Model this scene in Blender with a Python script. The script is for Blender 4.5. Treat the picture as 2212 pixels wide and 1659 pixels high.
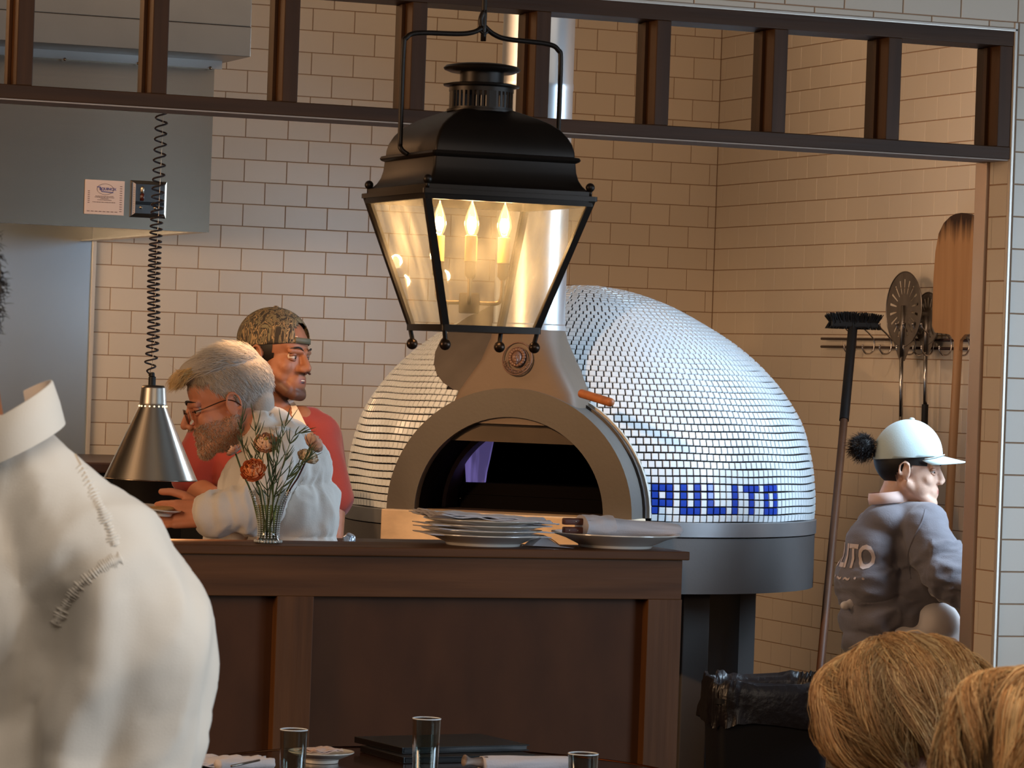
import bpy, bmesh, math, random
import numpy as np
from mathutils import Vector, Matrix, noise
random.seed(7); rng = np.random.default_rng(7)
SC = bpy.context.scene; COL = SC.collection
for o in list(bpy.data.objects): bpy.data.objects.remove(o)
PI = math.pi
# ---------------------------------------------------------------- camera
F, YAW, PITCH, ROLL = 7668.0, 0.378382, -0.004453, 0.034448
CAM = Vector((0, 0, 1.5))
_sy, _cy, _sp, _cp, _sr, _cr = math.sin(YAW), math.cos(YAW), math.sin(PITCH), math.cos(PITCH), math.sin(ROLL), math.cos(ROLL)
FW = Vector((_sy*_cp, _cy*_cp, _sp)); UP0 = Vector((-_sy*_sp, -_cy*_sp, _cp)); RT0 = Vector((_cy, -_sy, 0))
RT = RT0*_cr + UP0*_sr; UP = UP0*_cr - RT0*_sr
cam = bpy.data.cameras.new('camera'); camo = bpy.data.objects.new('camera', cam); COL.objects.link(camo)
M = Matrix.Identity(4)
for i, v in enumerate((RT, UP, -FW)):
    for j in range(3): M[j][i] = v[j]
M.translation = CAM
camo.matrix_world = M
cam.sensor_width = 36; cam.lens = F/2212*36; cam.clip_start = .1; cam.clip_end = 100
cam.dof.use_dof = True; cam.dof.focus_distance = 9.2; cam.dof.aperture_fstop = 30
SC.camera = camo
def ray(px, py):
    return FW + RT*((px-1106)/F) - UP*((py-829.5)/F)
def at(px, py, X=None, Y=None, Z=None, D=None):
    r = ray(px, py)
    t = X/r.x if X is not None else Y/r.y if Y is not None else (Z-1.5)/r.z if Z is not None else D
    return CAM + r*t
def proj(p):
    d = Vector(p)-CAM; z = d.dot(FW)
    return 1106+F*d.dot(RT)/z, 829.5-F*d.dot(UP)/z
# ---------------------------------------------------------------- world and lights
SC.view_settings.view_transform = 'Standard'; SC.view_settings.look = 'None'
SC.view_settings.exposure = -0.12; SC.view_settings.gamma = 1.0; SC.view_settings.use_curve_mapping = False
SC.cycles.max_bounces = 8; SC.cycles.transparent_max_bounces = 24; SC.cycles.caustics_reflective = False; SC.cycles.caustics_refractive = False
W = bpy.data.worlds.new('world'); SC.world = W; W.use_nodes = True
W.node_tree.nodes['Background'].inputs[0].default_value = (.55, .65, .8, 1); W.node_tree.nodes['Background'].inputs[1].default_value = 0.25
def light(name, kind, loc, power, color, target=None, size=(1, 1), spot=60, blend=.5, spread=180):
    l = bpy.data.lights.new(name, kind); l.energy = power; l.color = color
    o = bpy.data.objects.new(name, l); COL.objects.link(o); o.location = loc
    if kind == 'AREA': l.shape = 'RECTANGLE'; l.size, l.size_y = size; l.spread = math.radians(spread)
    if kind == 'SPOT': l.spot_size = math.radians(spot); l.spot_blend = blend; l.shadow_soft_size = size[0]
    if kind == 'POINT': l.shadow_soft_size = size[0]
    if target is not None: o.rotation_euler = (Vector(target)-Vector(loc)).to_track_quat('-Z', 'Y').to_euler()
    return o
COOL = (.60, .80, 1.0); WARM = (1.0, .66, .38); WARM2 = (1.0, .52, .22); NEUT = (1.0, .86, .72)
light('daylight_window_dining', 'AREA', (6.0, 4.6, 1.45), 50, COOL, (2.5, 8.3, 1.0), (1.8, 1.6), spread=130)
light('dining_front_fill', 'AREA', (6.0, 1.4, 1.9), 52, (.74, .87, 1), (1.3, 4.0, 1.1), (2.8, 2.2), spread=78)  # added cool area light, brightens the near shirt, hair and table
light('kitchen_cool_fill', 'AREA', (5.42, 8.45, 1.8), 33, COOL, (4.1, 9.3, 1.1), (.7, 1.2), spread=105)  # added cool area light for daylight from the right; wall has no opening
light('hood_lights', 'AREA', (2.3, 11.0, 1.93), 16, WARM, (3.5, 11.9, 1.1), (1.0, .3))
light('kitchen_ceiling_left', 'AREA', (1.0, 9.9, 2.95), 78, (1, .63, .36), (2.9, 11.9, 2.0), (1.6, 1.0))
light('kitchen_ceiling_spot_right', 'SPOT', (4.3, 8.6, 2.95), 66, (1, .68, .44), (5.5, 9.6, 2.35), (.05,), 56, 1.0)
light('kitchen_wall_fill', 'AREA', (4.3, 10.6, 3.08), 6, WARM, (4.3, 11.9, 2.0), (2.2, .3))  # added strip light, brightens the top of the back wall
light('kitchen_mid_fill', 'AREA', (3.6, 9.0, 3.05), 6, NEUT, (4.2, 11.5, 1.2), (2.0, 1.0))  # unseen general fill light added for the kitchen
light('landing_spot', 'SPOT', (2.5, 8.2, 1.95), 105, (1.0, .56, .26), (3.5, 9.4, 1.2), (.03,), 56, .7)
light('dining_ambient_fill', 'AREA', (1.6, 3.2, 3.1), 60, NEUT, (1.8, 5.5, .5), (3, 3))  # broad ambient fill added over the dining side
light('dining_lamps_left', 'AREA', (-1.6, 6.3, 2.0), 85, (1, .62, .34), (3.0, 7.5, 1.2), (1.2, 1.2))
# ---------------------------------------------------------------- materials
def _mat(name):
    m = bpy.data.materials.new(name); m.use_nodes = True
    return m, m.node_tree, m.node_tree.nodes['Principled BSDF']
def hexc(r, g, b):
    f = lambda c: ((c/255+.055)/1.055)**2.4 if c > 10 else c/255/12.92
    return (f(r), f(g), f(b), 1)
def mat(name, col, rough=.5, metal=0, spec=.5, var=0, vscale=8, vstretch=(1, 1, 1), col2=None, bump=0, bscale=60, bstretch=(1, 1, 1), coat=0, sss=0, trans=0, ior=1.45, rvar=0, sheen=0, attr=None, aniso=0, objrand=0, detail=4):
    m, nt, b = _mat(name); N = nt.nodes; L = nt.links
    b.inputs['Base Color'].default_value = col; b.inputs['Roughness'].default_value = rough
    b.inputs['Metallic'].default_value = metal; b.inputs['Specular IOR Level'].default_value = spec
    b.inputs['Coat Weight'].default_value = coat; b.inputs['Transmission Weight'].default_value = trans; b.inputs['IOR'].default_value = ior
    if sss:
        b.inputs['Subsurface Weight'].default_value = sss; b.inputs['Subsurface Radius'].default_value = (.012, .005, .003); b.inputs['Subsurface Scale'].default_value = 1
    if sheen: b.inputs['Sheen Weight'].default_value = sheen; b.inputs['Sheen Roughness'].default_value = .4
    if aniso: b.inputs['Anisotropic'].default_value = aniso
    tc = N.new('ShaderNodeTexCoord')
    out = None
    if attr:
        a = N.new('ShaderNodeVertexColor'); a.layer_name = attr; out = a.outputs['Color']
    if var or col2:
        mp = N.new('ShaderNodeMapping'); mp.inputs['Scale'].default_value = vstretch; L.new(tc.outputs['Object'], mp.inputs[0])
        n = N.new('ShaderNodeTexNoise'); n.inputs['Scale'].default_value = vscale; n.inputs['Detail'].default_value = detail; L.new(mp.outputs[0], n.inputs[0])
        mr = N.new('ShaderNodeMapRange'); mr.inputs[1].default_value = .3; mr.inputs[2].default_value = .7; L.new(n.outputs['Fac'], mr.inputs[0])
        mx = N.new('ShaderNodeMix'); mx.data_type = 'RGBA'
        c2 = col2 if col2 else tuple(c*(1-var) for c in col[:3])+(1,)
        if out is not None:
            mx.blend_type = 'MULTIPLY'; mx.inputs[0].default_value = 1; L.new(out, mx.inputs[6])
            cr = N.new('ShaderNodeCombineColor'); mr.inputs[3].default_value = 1-var; mr.inputs[4].default_value = 1
            for i in range(3): L.new(mr.outputs[0], cr.inputs[i])
            L.new(cr.outputs[0], mx.inputs[7])
        else:
            mx.inputs[6].default_value = col; mx.inputs[7].default_value = c2; L.new(mr.outputs[0], mx.inputs[0])
        out = mx.outputs[2]
        if rvar:
            m2 = N.new('ShaderNodeMapRange'); m2.inputs[3].default_value = rough-rvar; m2.inputs[4].default_value = rough+rvar; L.new(n.outputs['Fac'], m2.inputs[0]); L.new(m2.outputs[0], b.inputs['Roughness'])
    if objrand:
        oi = N.new('ShaderNodeObjectInfo'); mr2 = N.new('ShaderNodeMapRange'); mr2.inputs[3].default_value = 1-objrand; mr2.inputs[4].default_value = 1
        L.new(oi.outputs['Random'], mr2.inputs[0]); mx2 = N.new('ShaderNodeMix'); mx2.data_type = 'RGBA'; mx2.blend_type = 'MULTIPLY'; mx2.inputs[0].default_value = 1
        if out is not None: L.new(out, mx2.inputs[6])
        else: mx2.inputs[6].default_value = col
        L.new(mr2.outputs[0], mx2.inputs[7]); out = mx2.outputs[2]
    if out is not None: L.new(out, b.inputs['Base Color'])
    if bump:
        mp = N.new('ShaderNodeMapping'); mp.inputs['Scale'].default_value = bstretch; L.new(tc.outputs['Object'], mp.inputs[0])
        n = N.new('ShaderNodeTexNoise'); n.inputs['Scale'].default_value = bscale; n.inputs['Detail'].default_value = 5; L.new(mp.outputs[0], n.inputs[0])
        bp = N.new('ShaderNodeBump'); bp.inputs['Strength'].default_value = bump; bp.inputs['Distance'].default_value = .004; L.new(n.outputs['Fac'], bp.inputs['Height']); L.new(bp.outputs[0], b.inputs['Normal'])
    return m
def emis(name, col, power):
    m, nt, b = _mat(name); b.inputs['Emission Color'].default_value = col; b.inputs['Emission Strength'].default_value = power; b.inputs['Base Color'].default_value = col
    return m
TILE = mat('glazed_cream_tile', hexc(226, 212, 194), .27, spec=.5, bump=.05, bscale=14, objrand=.07)
GROUT = mat('sandy_grout', hexc(164, 128, 100), .9)
MOS = mat('white_mosaic_glaze', hexc(214, 222, 228), .2, bump=.04, bscale=40)
MOSB = mat('blue_mosaic_glaze', hexc(40, 72, 176), .18, var=.2, vscale=30)
DGROUT = mat('dark_grout', hexc(36, 30, 30), .9)
WOOD = mat('walnut_wood', hexc(106, 66, 34), .5, spec=.22, var=.45, vscale=18, vstretch=(.12, 1, 1.6), bump=.12, bscale=90, bstretch=(.05, 1, 1), rvar=.06)
WOODV = mat('walnut_wood_upright', hexc(106, 67, 36), .5, spec=.22, var=.45, vscale=22, vstretch=(1.6, 1, .1), bump=.12, bscale=90, bstretch=(1, 1, .05), rvar=.06)
PANEL = mat('walnut_panel', hexc(86, 52, 29), .55, spec=.2, var=.3, vscale=9, vstretch=(1, 1, .5), detail=8)
STEEL = mat('brushed_stainless', (.38, .315, .245, 1), .27, 1, var=.06, vscale=60, vstretch=(.05, .05, 3))
STEELD = mat('soft_stainless', (.30, .26, .22, 1), .36, 1, var=.15, vscale=3, rvar=.06)
GREYP = mat('grey_painted_steel', hexc(86, 84, 84), .5, var=.12, vscale=5, bump=.06, bscale=120)
ARCHM = mat('grey_cast_arch', hexc(88, 83, 78), .62, var=.12, vscale=5, bump=.12, bscale=90)
GALV = mat('galvanised_flue', (.66, .7, .74, 1), .34, .85, var=.12, vscale=5, rvar=.08)
BLACKM = mat('aged_bronze_black', hexc(38, 30, 24), .42, .5, var=.3, vscale=10)
BRONZE = mat('dull_bronze', hexc(130, 108, 84), .38, .9, var=.2, vscale=20)
CREAM = mat('cream_stone', hexc(226, 200, 168), .5, var=.25, vscale=14, vstretch=(1, 1, 2), bump=.1)
PORC = mat('white_porcelain', hexc(232, 226, 216), .15, coat=.4)
LINEN = mat('white_linen_napkin', hexc(214, 206, 208), .85, bump=.25, bscale=300, sheen=.3)
CLOTH = mat('white_cotton', hexc(232, 226, 218), .85, bump=.2, bscale=260, sheen=.3)
BLACK = mat('black_matte', hexc(16, 15, 16), .55)
BLACKG = mat('black_gloss', hexc(14, 14, 16), .22)
CEIL = mat('warm_plaster', hexc(110, 100, 90), .9)
FLOOR = mat('dark_floor', hexc(48, 36, 30), .5, var=.3, vscale=3)
WALLM = mat('dining_plaster', hexc(120, 104, 88), .9)
# ---------------------------------------------------------------- mesh helpers
class MB:
    def __init__(s): s.v = []; s.f = []; s.mi = []
    def add(s, vs, fs, mi=0):
        n = len(s.v); s.v += [tuple(v) for v in vs]; s.f += [tuple(i+n for i in f) for f in fs]; s.mi += [mi]*len(fs); return s
    def box(s, lo, hi, mi=0, M=None):
        x0, y0, z0 = lo; x1, y1, z1 = hi
        vs = [Vector(p) for p in ((x0,y0,z0),(x1,y0,z0),(x1,y1,z0),(x0,y1,z0),(x0,y0,z1),(x1,y0,z1),(x1,y1,z1),(x0,y1,z1))]
        if M is not None: vs = [M @ v for v in vs]
        return s.add(vs, [(3,2,1,0),(4,5,6,7),(0,1,5,4),(1,2,6,5),(2,3,7,6),(3,0,4,7)], mi)
    def bbox(s, lo, hi, b=.004, M=None, mi=0):
        bm = bmesh.new(); bmesh.ops.create_cube(bm, size=1)
        for v in bm.verts: v.co = Vector([lo[i]+(v.co[i]+.5)*(hi[i]-lo[i]) for i in range(3)])
        bmesh.ops.bevel(bm, geom=bm.edges[:], offset=b, segments=2, affect='EDGES', profile=.6)
        bm.verts.index_update()
        vs = [(M @ v.co if M is not None else v.co.copy()) for v in bm.verts]; fs = [[v.index for v in f.verts] for f in bm.faces]; bm.free()
        return s.add(vs, fs, mi)
    def lathe(s, prof, seg=32, M=None, mi=0, cap=True):
        vs = []; fs = []; n = len(prof)
        for r, z in prof:
            for k in range(seg):
                a = 2*PI*k/seg; v = Vector((r*math.cos(a), r*math.sin(a), z)); vs.append(M @ v if M is not None else v)
        for i in range(n-1):
            for k in range(seg):
                k2 = (k+1) % seg; fs.append((i*seg+k, i*seg+k2, (i+1)*seg+k2, (i+1)*seg+k))
        if cap: fs.append(tuple(range(seg-1, -1, -1))); fs.append(tuple((n-1)*seg+k for k in range(seg)))
        return s.add(vs, fs, mi)
    def tube(s, pts, r, seg=10, mi=0, closed=False):
        pts = [Vector(p) for p in pts]; n = len(pts); rs = r if hasattr(r, '__len__') else [r]*n
        vs = []; fs = []; t0 = None; nr = None
        for i, p in enumerate(pts):
            t = (pts[(i+1) % n]-pts[i-1]) if closed else (pts[min(i+1, n-1)]-pts[max(i-1, 0)])
            t.normalize()
            if nr is None:
                nr = t.orthogonal().normalized()
            else:
                nr = (nr - t*nr.dot(t)); nr = nr.normalized() if nr.length > 1e-6 else t.orthogonal().normalized()
            bn = t.cross(nr)
            for k in range(seg):
                a = 2*PI*k/seg; vs.append(p + (nr*math.cos(a)+bn*math.sin(a))*rs[i])
        m = n if closed else n-1
        for i in range(m):
            j = (i+1) % n
            for k in range(seg):
                k2 = (k+1) % seg; fs.append((i*seg+k, i*seg+k2, j*seg+k2, j*seg+k))
        if not closed: fs.append(tuple(range(seg-1, -1, -1))); fs.append(tuple((n-1)*seg+k for k in range(seg)))
        return s.add(vs, fs, mi)
    def ball(s, c, r, seg=16, ring=10, M=None, mi=0):
        r = Vector(r) if hasattr(r, '__len__') else Vector((r, r, r)); c = Vector(c); vs = []; fs = []
        for i in range(1, ring):
            th = PI*i/ring
            for k in range(seg):
                a = 2*PI*k/seg; v = Vector((r.x*math.sin(th)*math.cos(a), r.y*math.sin(th)*math.sin(a), r.z*math.cos(th)))
                vs.append(c + (M @ v if M is not None else v))
        zt = Vector((0, 0, r.z)); vs.append(c+(M @ zt if M is not None else zt)); vs.append(c-(M @ zt if M is not None else zt))
        for i in range(ring-2):
            for k in range(seg):
                k2 = (k+1) % seg; fs.append((i*seg+k, (i+1)*seg+k, (i+1)*seg+k2, i*seg+k2))
        t = (ring-1)*seg; b = t+1
        for k in range(seg):
            k2 = (k+1) % seg; fs.append((t, k, k2)); fs.append((b, (ring-2)*seg+k2, (ring-2)*seg+k))
        return s.add(vs, fs, mi)
    def caps(s, p0, r0, p1, r1, seg=14):
        p0 = Vector(p0); p1 = Vector(p1); n = 5; pts = []; rs = []
        d = (p1-p0); L = d.length; d = d/L if L > 1e-6 else Vector((0, 0, 1))
        for i in range(n+1):
            a = PI/2*(1-i/n); pts.append(p0 - d*r0*math.sin(a)); rs.append(max(r0*math.cos(a), .0004))
        for i in range(n+1):
            a = PI/2*i/n; pts.append(p1 + d*r1*math.sin(a)); rs.append(max(r1*math.cos(a), .0004))
        return s.tube(pts, rs, seg)
    def prism(s, poly, lo, hi, axis=1, M=None, mi=0):
        n = len(poly); vs = []
        for t in (lo, hi):
            for a, b in poly:
                v = Vector((a, t, b)) if axis == 1 else Vector((t, a, b)) if axis == 0 else Vector((a, b, t))
                vs.append(M @ v if M is not None else v)
        fs = [tuple(range(n)), tuple(range(2*n-1, n-1, -1))]+[(i, (i+1) % n+0, n+(i+1) % n, n+i) for i in range(n)]
        fs = [fs[0], fs[1]]+[((i+1) % n, i, n+i, n+(i+1) % n) for i in range(n)]
        return s.add(vs, fs, mi)
    def mesh(s, name, smooth=False):
        me = bpy.data.meshes.new(name); me.from_pydata([tuple(v) for v in s.v], [], s.f)
        if any(s.mi): me.polygons.foreach_set('material_index', s.mi)
        if smooth: me.polygons.foreach_set('use_smooth', [True]*len(me.polygons))
        me.validate(); me.update(); return me
WM = {}
def wm(o): return WM.get(o.name, Matrix.Identity(4)) if o is not None else Matrix.Identity(4)
def fixn(me):
    bm = bmesh.new(); bm.from_mesh(me); bmesh.ops.recalc_face_normals(bm, faces=bm.faces); bm.to_mesh(me); bm.free()
def tag(o, label=None, cat=None, group=None, kind=None):
    if label: o['label'] = label
    if cat: o['category'] = cat
    if group: o['group'] = group
    if kind: o['kind'] = kind
    return o
def link(o, parent=None, M=None):
    """link o; M is its world matrix (mesh data are in o's local space)"""
    COL.objects.link(o); M = M if M is not None else Matrix.Identity(4)
    WM[o.name] = M.copy()
    if parent is not None:
        o.parent = parent; o.matrix_parent_inverse = Matrix.Identity(4); o.matrix_basis = wm(parent).inverted() @ M
    else: o.matrix_basis = M
    return o
def obj(name, mb, mats, parent=None, smooth=False, M=None, label=None, cat=None, group=None, kind=None, angle=None):
    me = mb.mesh(name, smooth) if isinstance(mb, MB) else mb
    if isinstance(mb, MB): fixn(me)
    for m in (mats if isinstance(mats, (list, tuple)) else [mats]): me.materials.append(m)
    if angle is not None: me.set_sharp_from_angle(angle=math.radians(angle))
    o = bpy.data.objects.new(name, me); link(o, parent, M); tag(o, label, cat, group, kind); return o
def empty(name, loc, label=None, cat=None, group=None, kind=None, rz=0):
    o = bpy.data.objects.new(name, None); o.empty_display_size = .05; link(o, None, Matrix.Translation(Vector(loc)) @ Matrix.Rotation(rz, 4, 'Z')); tag(o, label, cat, group, kind); return o
def frame(origin, fwd, up=(0, 0, 1)):
    """matrix with +y along fwd, +z near up"""
    y = Vector(fwd).normalized(); z = Vector(up); z = (z - y*z.dot(y)).normalized(); x = y.cross(z)
    m = Matrix.Identity(4)
    for i, v in enumerate((x, y, z)):
        for j in range(3): m[j][i] = v[j]
    m.translation = Vector(origin); return m
def spline(pts, n=8):
    pts = [Vector(p) for p in pts]; out = []
    for i in range(len(pts)-1):
        p0 = pts[max(i-1, 0)]; p1 = pts[i]; p2 = pts[i+1]; p3 = pts[min(i+2, len(pts)-1)]
        for k in range(n):
            t = k/n; out.append(.5*((2*p1)+(p2-p0)*t+(2*p0-5*p1+4*p2-p3)*t*t+(3*p1-p0-3*p2+p3)*t**3))
    out.append(pts[-1]); return out
# ================================================================ THE SETTING
YB, XR, YF, XC = 11.8947, 5.5136, 7.5, 4.25
HT, VT = .0778, .0778; Z0 = 2.2749; X0 = 3.6161; GAP = .0012
def tile_verts(w, h, t=.004, b=.0012):
    """front face looks along -Y, tile spans x 0..w, z 0..h, front at y=0, back at y=t"""
    g = GAP
    a = [(g, t, g), (w-g, t, g), (w-g, t, h-g), (g, t, h-g)]
    m = [(g, b, g), (w-g, b, g), (w-g, b, h-g), (g, b, h-g)]
    f = [(g+b, 0, g+b), (w-g-b, 0, g+b), (w-g-b, 0, h-g-b), (g+b, 0, h-g-b)]
    fs = []
    for i in range(4):
        j = (i+1) % 4; fs.append((i, j, 4+j, 4+i)); fs.append((4+i, 4+j, 8+j, 8+i))
    fs.append((8, 9, 10, 11)); return a+m+f, fs
_tc = {}
def tile_mesh(w, h):
    k = (round(w, 4), round(h, 4))
    if k not in _tc:
        mb = MB(); mb.add(*tile_verts(w, h)); me = mb.mesh('tile'); me.materials.append(TILE); _tc[k] = me
    return _tc[k]
def lay_tiles(wall, spots, limit=290):
    """spots: (origin Vector, rot matrix, w, h, rank) lowest rank first are single tiles"""
    spots.sort(key=lambda s: s[4]); rest = MB()
    for n, (o, R, w, h, rk) in enumerate(spots):
        M = Matrix.Translation(o) @ R
        if n < limit and rk < 1e5:
            t = bpy.data.objects.new('tile', tile_mesh(w, h)); link(t, wall, M)
        else:
            vs, fs = tile_verts(w, h); rest.add([M @ Vector(v) for v in vs], fs)
    if rest.v: obj('tile_field', rest, TILE, wall, kind='stuff')
def in_dome(p):
    x, y = proj(p); return ((x-1250)/495)**2+((y-1115)/480)**2 < 1 and y < 1300
RB = Matrix.Identity(4); RRW = Matrix.Rotation(-PI/2, 4, 'Z')  # -Y facing -> -X facing
def rank(c):
    x, y = proj(c)
    if x < -30 or x > 2240 or y < -40 or y > 1700 or in_dome(c): return 1e6
    return c.y
# floor, ceiling, hidden shell
obj('floor', MB().box((-2.6, -1.6, -.1), (6.3, 12.1, 0)), FLOOR, kind='structure')
obj('ceiling', MB().box((-2.6, -1.6, 3.15), (6.3, 12.1, 3.25)), CEIL, kind='structure')
obj('wall_left', MB().box((-2.7, -1.6, 0), (-2.6, 12.1, 3.15)), WALLM, kind='structure')
obj('wall_rear', MB().box((-2.6, -1.7, 0), (6.3, -1.6, 3.15)), WALLM, kind='structure')
obj('wall_dining_right', MB().box((6.25, -1.6, 0), (6.35, 7.5, 3.15)), WALLM, kind='structure')
# back wall
wb = obj('wall_back', MB().box((-2.6, YB+.0025, 0), (5.6, YB+.12, 3.15)), GROUT, kind='structure')
sp = []
for k in range(-11, 28):
    zt = Z0-k*VT; j0 = 0 if k % 2 == 0 else 1
    for i in range(-7+j0 if (-7+j0-j0) % 2 == 0 else -8+j0, 26, 2):
        xa = X0+i*HT; xb = xa+2*HT
        xa = max(xa, 3.168); xb = min(xb, XR)
        if xb-xa < .02: continue
        c = Vector(((xa+xb)/2, YB, zt-VT/2))
        sp.append((Vector((xa, YB, zt-VT)), RB, xb-xa, VT, rank(c)))
lay_tiles(wb, sp)
# right kitchen wall
wr = obj('wall_right', MB().box((XR+.0025, 7.66, 0), (XR+.12, YB+.12, 3.15)), GROUT, kind='structure')
sp = []
for k in range(-11, 28):
    zt = Z0-k*VT; off = 0 if k % 2 == 0 else .5
    for m in range(-2, 27):
        ya = YB-.1225-(m+off)*2*HT; yb2 = ya+2*HT
        ya = max(ya, 7.67); yb2 = min(yb2, YB)
        if yb2-ya < .02: continue
        c = Vector((XR, (ya+yb2)/2, zt-VT/2)); rk = rank(c)
        if c.y < 9.82: rk = 1e6
        sp.append((Vector((XR, yb2, zt-VT)), RRW, yb2-ya, VT, rk))
lay_tiles(wr, sp, 295)
# front wall: wing to the right of the opening and the band above the transom
wf = obj('wall_front', MB().box((XC+.0025, YF+.0025, 0), (6.3, 7.65, 3.15)).box((-2.6, YF+.0025, 2.358), (XC+.0025, 7.65, 3.15)), GROUT, kind='structure')
ZG = 2.062; sp = []
for k in range(-27, 14):
    za = ZG+k*VT; zb = za+VT
    if za < -.01: continue
    off = HT if k % 2 == 0 else 0
    for m in range(-46, 14):
        xa = 4.18+HT*0+m*2*HT+off; xb = xa+2*HT
        z1 = za
        if k <= 3:
            if zb > 2.358 and xa < 4.262 and k == 3: z1 = 2.358; 
            elif xb <= 4.262: continue
            xa2 = max(xa, 4.262) if k < 3 else xa
            if k == 3 and xb > 4.262:
                if xa < 4.262: sp.append((Vector((xa, YF, 2.358)), RB, 4.258-xa, zb-2.358, 5)) if 4.258-xa > .02 else None
                xa2 = max(xa, 4.262); z1 = za
        else: xa2 = xa
        if xb > 6.2 or xb-xa2 < .01 or zb > 3.12: continue
        c = Vector(((xa2+xb)/2, YF, (z1+zb)/2)); x, y = proj(c); rk = 5 if (-60 < x < 2260 and y > -60) else 1e6
        sp.append((Vector((xa2, YF, z1)), RB, xb-xa2, zb-z1, rk))
for k in range(-27, 0):   # end face of the wing
    za = ZG+k*VT
    if za < 0: continue
    rk = 4 if proj((XC, YF, za))[1] < 1700 else 1e6
    if k % 2 == 0: sp.append((Vector((XC, 7.598, za)), RRW, .088, VT, rk))
    else: sp.append((Vector((XC, 7.598, za)), RRW, .018, VT, rk)); sp.append((Vector((XC, 7.58, za)), RRW, .070, VT, rk))
lay_tiles(wf, sp)
TRIM = mat('pale_metal_trim', hexc(214, 204, 192), .3, .3)
obj('edge_trim', MB().bbox((XC-.001, YF-.004, 0), (XC+.008, YF+.008, 2.372), .002).bbox((-2.6, YF-.004, 2.350), (XC+.008, YF+.008, 2.358), .002), TRIM, wf, label='pale metal edge trim')
obj('corner_guard', MB().bbox((XC-.006, 7.602, 0), (XC+.003, 7.658, 2.04), .0015).box((XC, 7.65, 0), (XC+.06, 7.658, 2.04)), mat('corner_guard_steel', (.62, .5, .42, 1), .35, .6, var=.1, vscale=4), wf, label='stainless corner guard')
# ---- transom: open wooden frame over the pass
tr = empty('transom', (3.0, YF, 2.05), 'long dark walnut open transom frame spanning the top of the kitchen opening', 'transom')
TD = .116
WD = mat('dark_transom_wood', hexc(78, 49, 24), .5, var=.45, vscale=18, vstretch=(.12, 1, 1.6), bump=.12, bscale=90, bstretch=(.05, 1, 1), spec=.3); WDV = mat('dark_transom_wood_upright', hexc(80, 50, 25), .5, var=.4, vscale=22, vstretch=(1.6, 1, .1), bump=.1, bscale=90, bstretch=(1, 1, .05), spec=.3)
obj('top_rail', MB().bbox((-2.6, YF, 2.315), (XC, YF+TD, 2.351), .002), WD, tr)
obj('bottom_rail', MB().bbox((-2.6, YF, 2.043), (XC, YF+TD, 2.073), .002), WD, tr)
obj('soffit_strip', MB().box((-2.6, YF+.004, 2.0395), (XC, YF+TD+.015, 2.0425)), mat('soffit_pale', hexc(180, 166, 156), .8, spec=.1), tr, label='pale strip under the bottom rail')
for n in range(22):
    xr = XC-.001-.3003*n
    mb = MB().bbox((xr-.036, YF+.0015, 2.073), (xr, YF+TD-.001, 2.315), .002)
    so = obj('stile', mb, WDV, tr)
    obj('stop_bead', MB().bbox((xr-.044, YF+.05, 2.075), (xr-.0362, YF+.066, 2.313), .001).bbox((xr+.0002, YF+.05, 2.075), (xr+.008, YF+.066, 2.313), .001), WDV, so)
# ---- serving counter (half wall)
ct = empty('serving_counter', (2.0, YF, 0), 'dark walnut panelled serving counter below the opening', 'counter')
obj('counter_top', MB().bbox((-2.6, YF, 1.068), (3.441, YF+.24, 1.088), .003), WOOD, ct)
obj('apron_rail', MB().bbox((-2.6, YF+.012, .976), (3.428, YF+.22, 1.068), .0015), WOOD, ct)
for n in range(7):
    x1 = 3.430-.901*n; obj('post', MB().bbox((x1-.086, YF+.012, 0), (x1, YF+.06, .976), .0015), WOODV, ct)
    if n < 6: obj('panel', MB().box((x1-.901, YF+.042, .1), (x1-.086, YF+.052, .976)), PANEL, ct)
obj('base_rail', MB().bbox((-2.6, YF+.012, .0), (3.430, YF+.055, .12), .0015), WOOD, ct)
obj('back_panel', MB().box((-2.6, YF+.205, 0), (3.425, YF+.215, .976)).box((3.40, YF+.06, 0), (3.425, YF+.21, .976)), PANEL, ct)
# ================================================================ KITCHEN BACK LEFT
hd = empty('exhaust_hood', (2.6, 10.9, 1.885), 'large stainless exhaust hood hanging over the cooking line at upper left', 'exhaust hood')
mb = MB(); t = .006
mb.box((-1.5, 10.51, 1.885), (3.157, 10.51+t, 2.402)); mb.box((3.157-t, 10.51+t, 1.885), (3.157, 11.87, 2.402)); mb.box((-1.5, 10.51, 2.396), (3.157, 11.87, 2.402))
obj('hood_shell', mb, STEEL, hd)
obj('hood_lip', MB().box((-1.5, 10.516, 1.885), (3.151, 10.55, 1.889)).box((3.11, 10.55, 1.885), (3.151, 11.87, 1.889)), STEEL, hd)
obj('filter_bank', MB().box((-1.5, 10.55, 1.95), (3.12, 11.87, 1.955)), mat('dark_filter', (.12, .1, .08, 1), .4, .8), hd)  # dark metal plane closing the hood from below
ub = obj('utility_cabinet', MB().bbox((-1.5, 10.28, 2.413), (3.200, 11.87, 2.503), .002).bbox((-1.5, 10.284, 2.504), (3.200, 11.87, 3.14), .002), STEELD, hd, label='steel cabinet above the hood')
obj('flashing_strip', MB().box((-1.5, 10.49, 2.388), (3.175, 10.51, 2.413)), mat('bright_flashing', (.62, .58, .54, 1), .28, 1), hd)
for px in (140, 299, 455):
    p = at(px, 128 if px < 200 else 137 if px < 400 else 147, Y=10.488); obj('rivet', MB().ball(p, .005, 10, 6), STEEL, hd, smooth=True)
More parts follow.
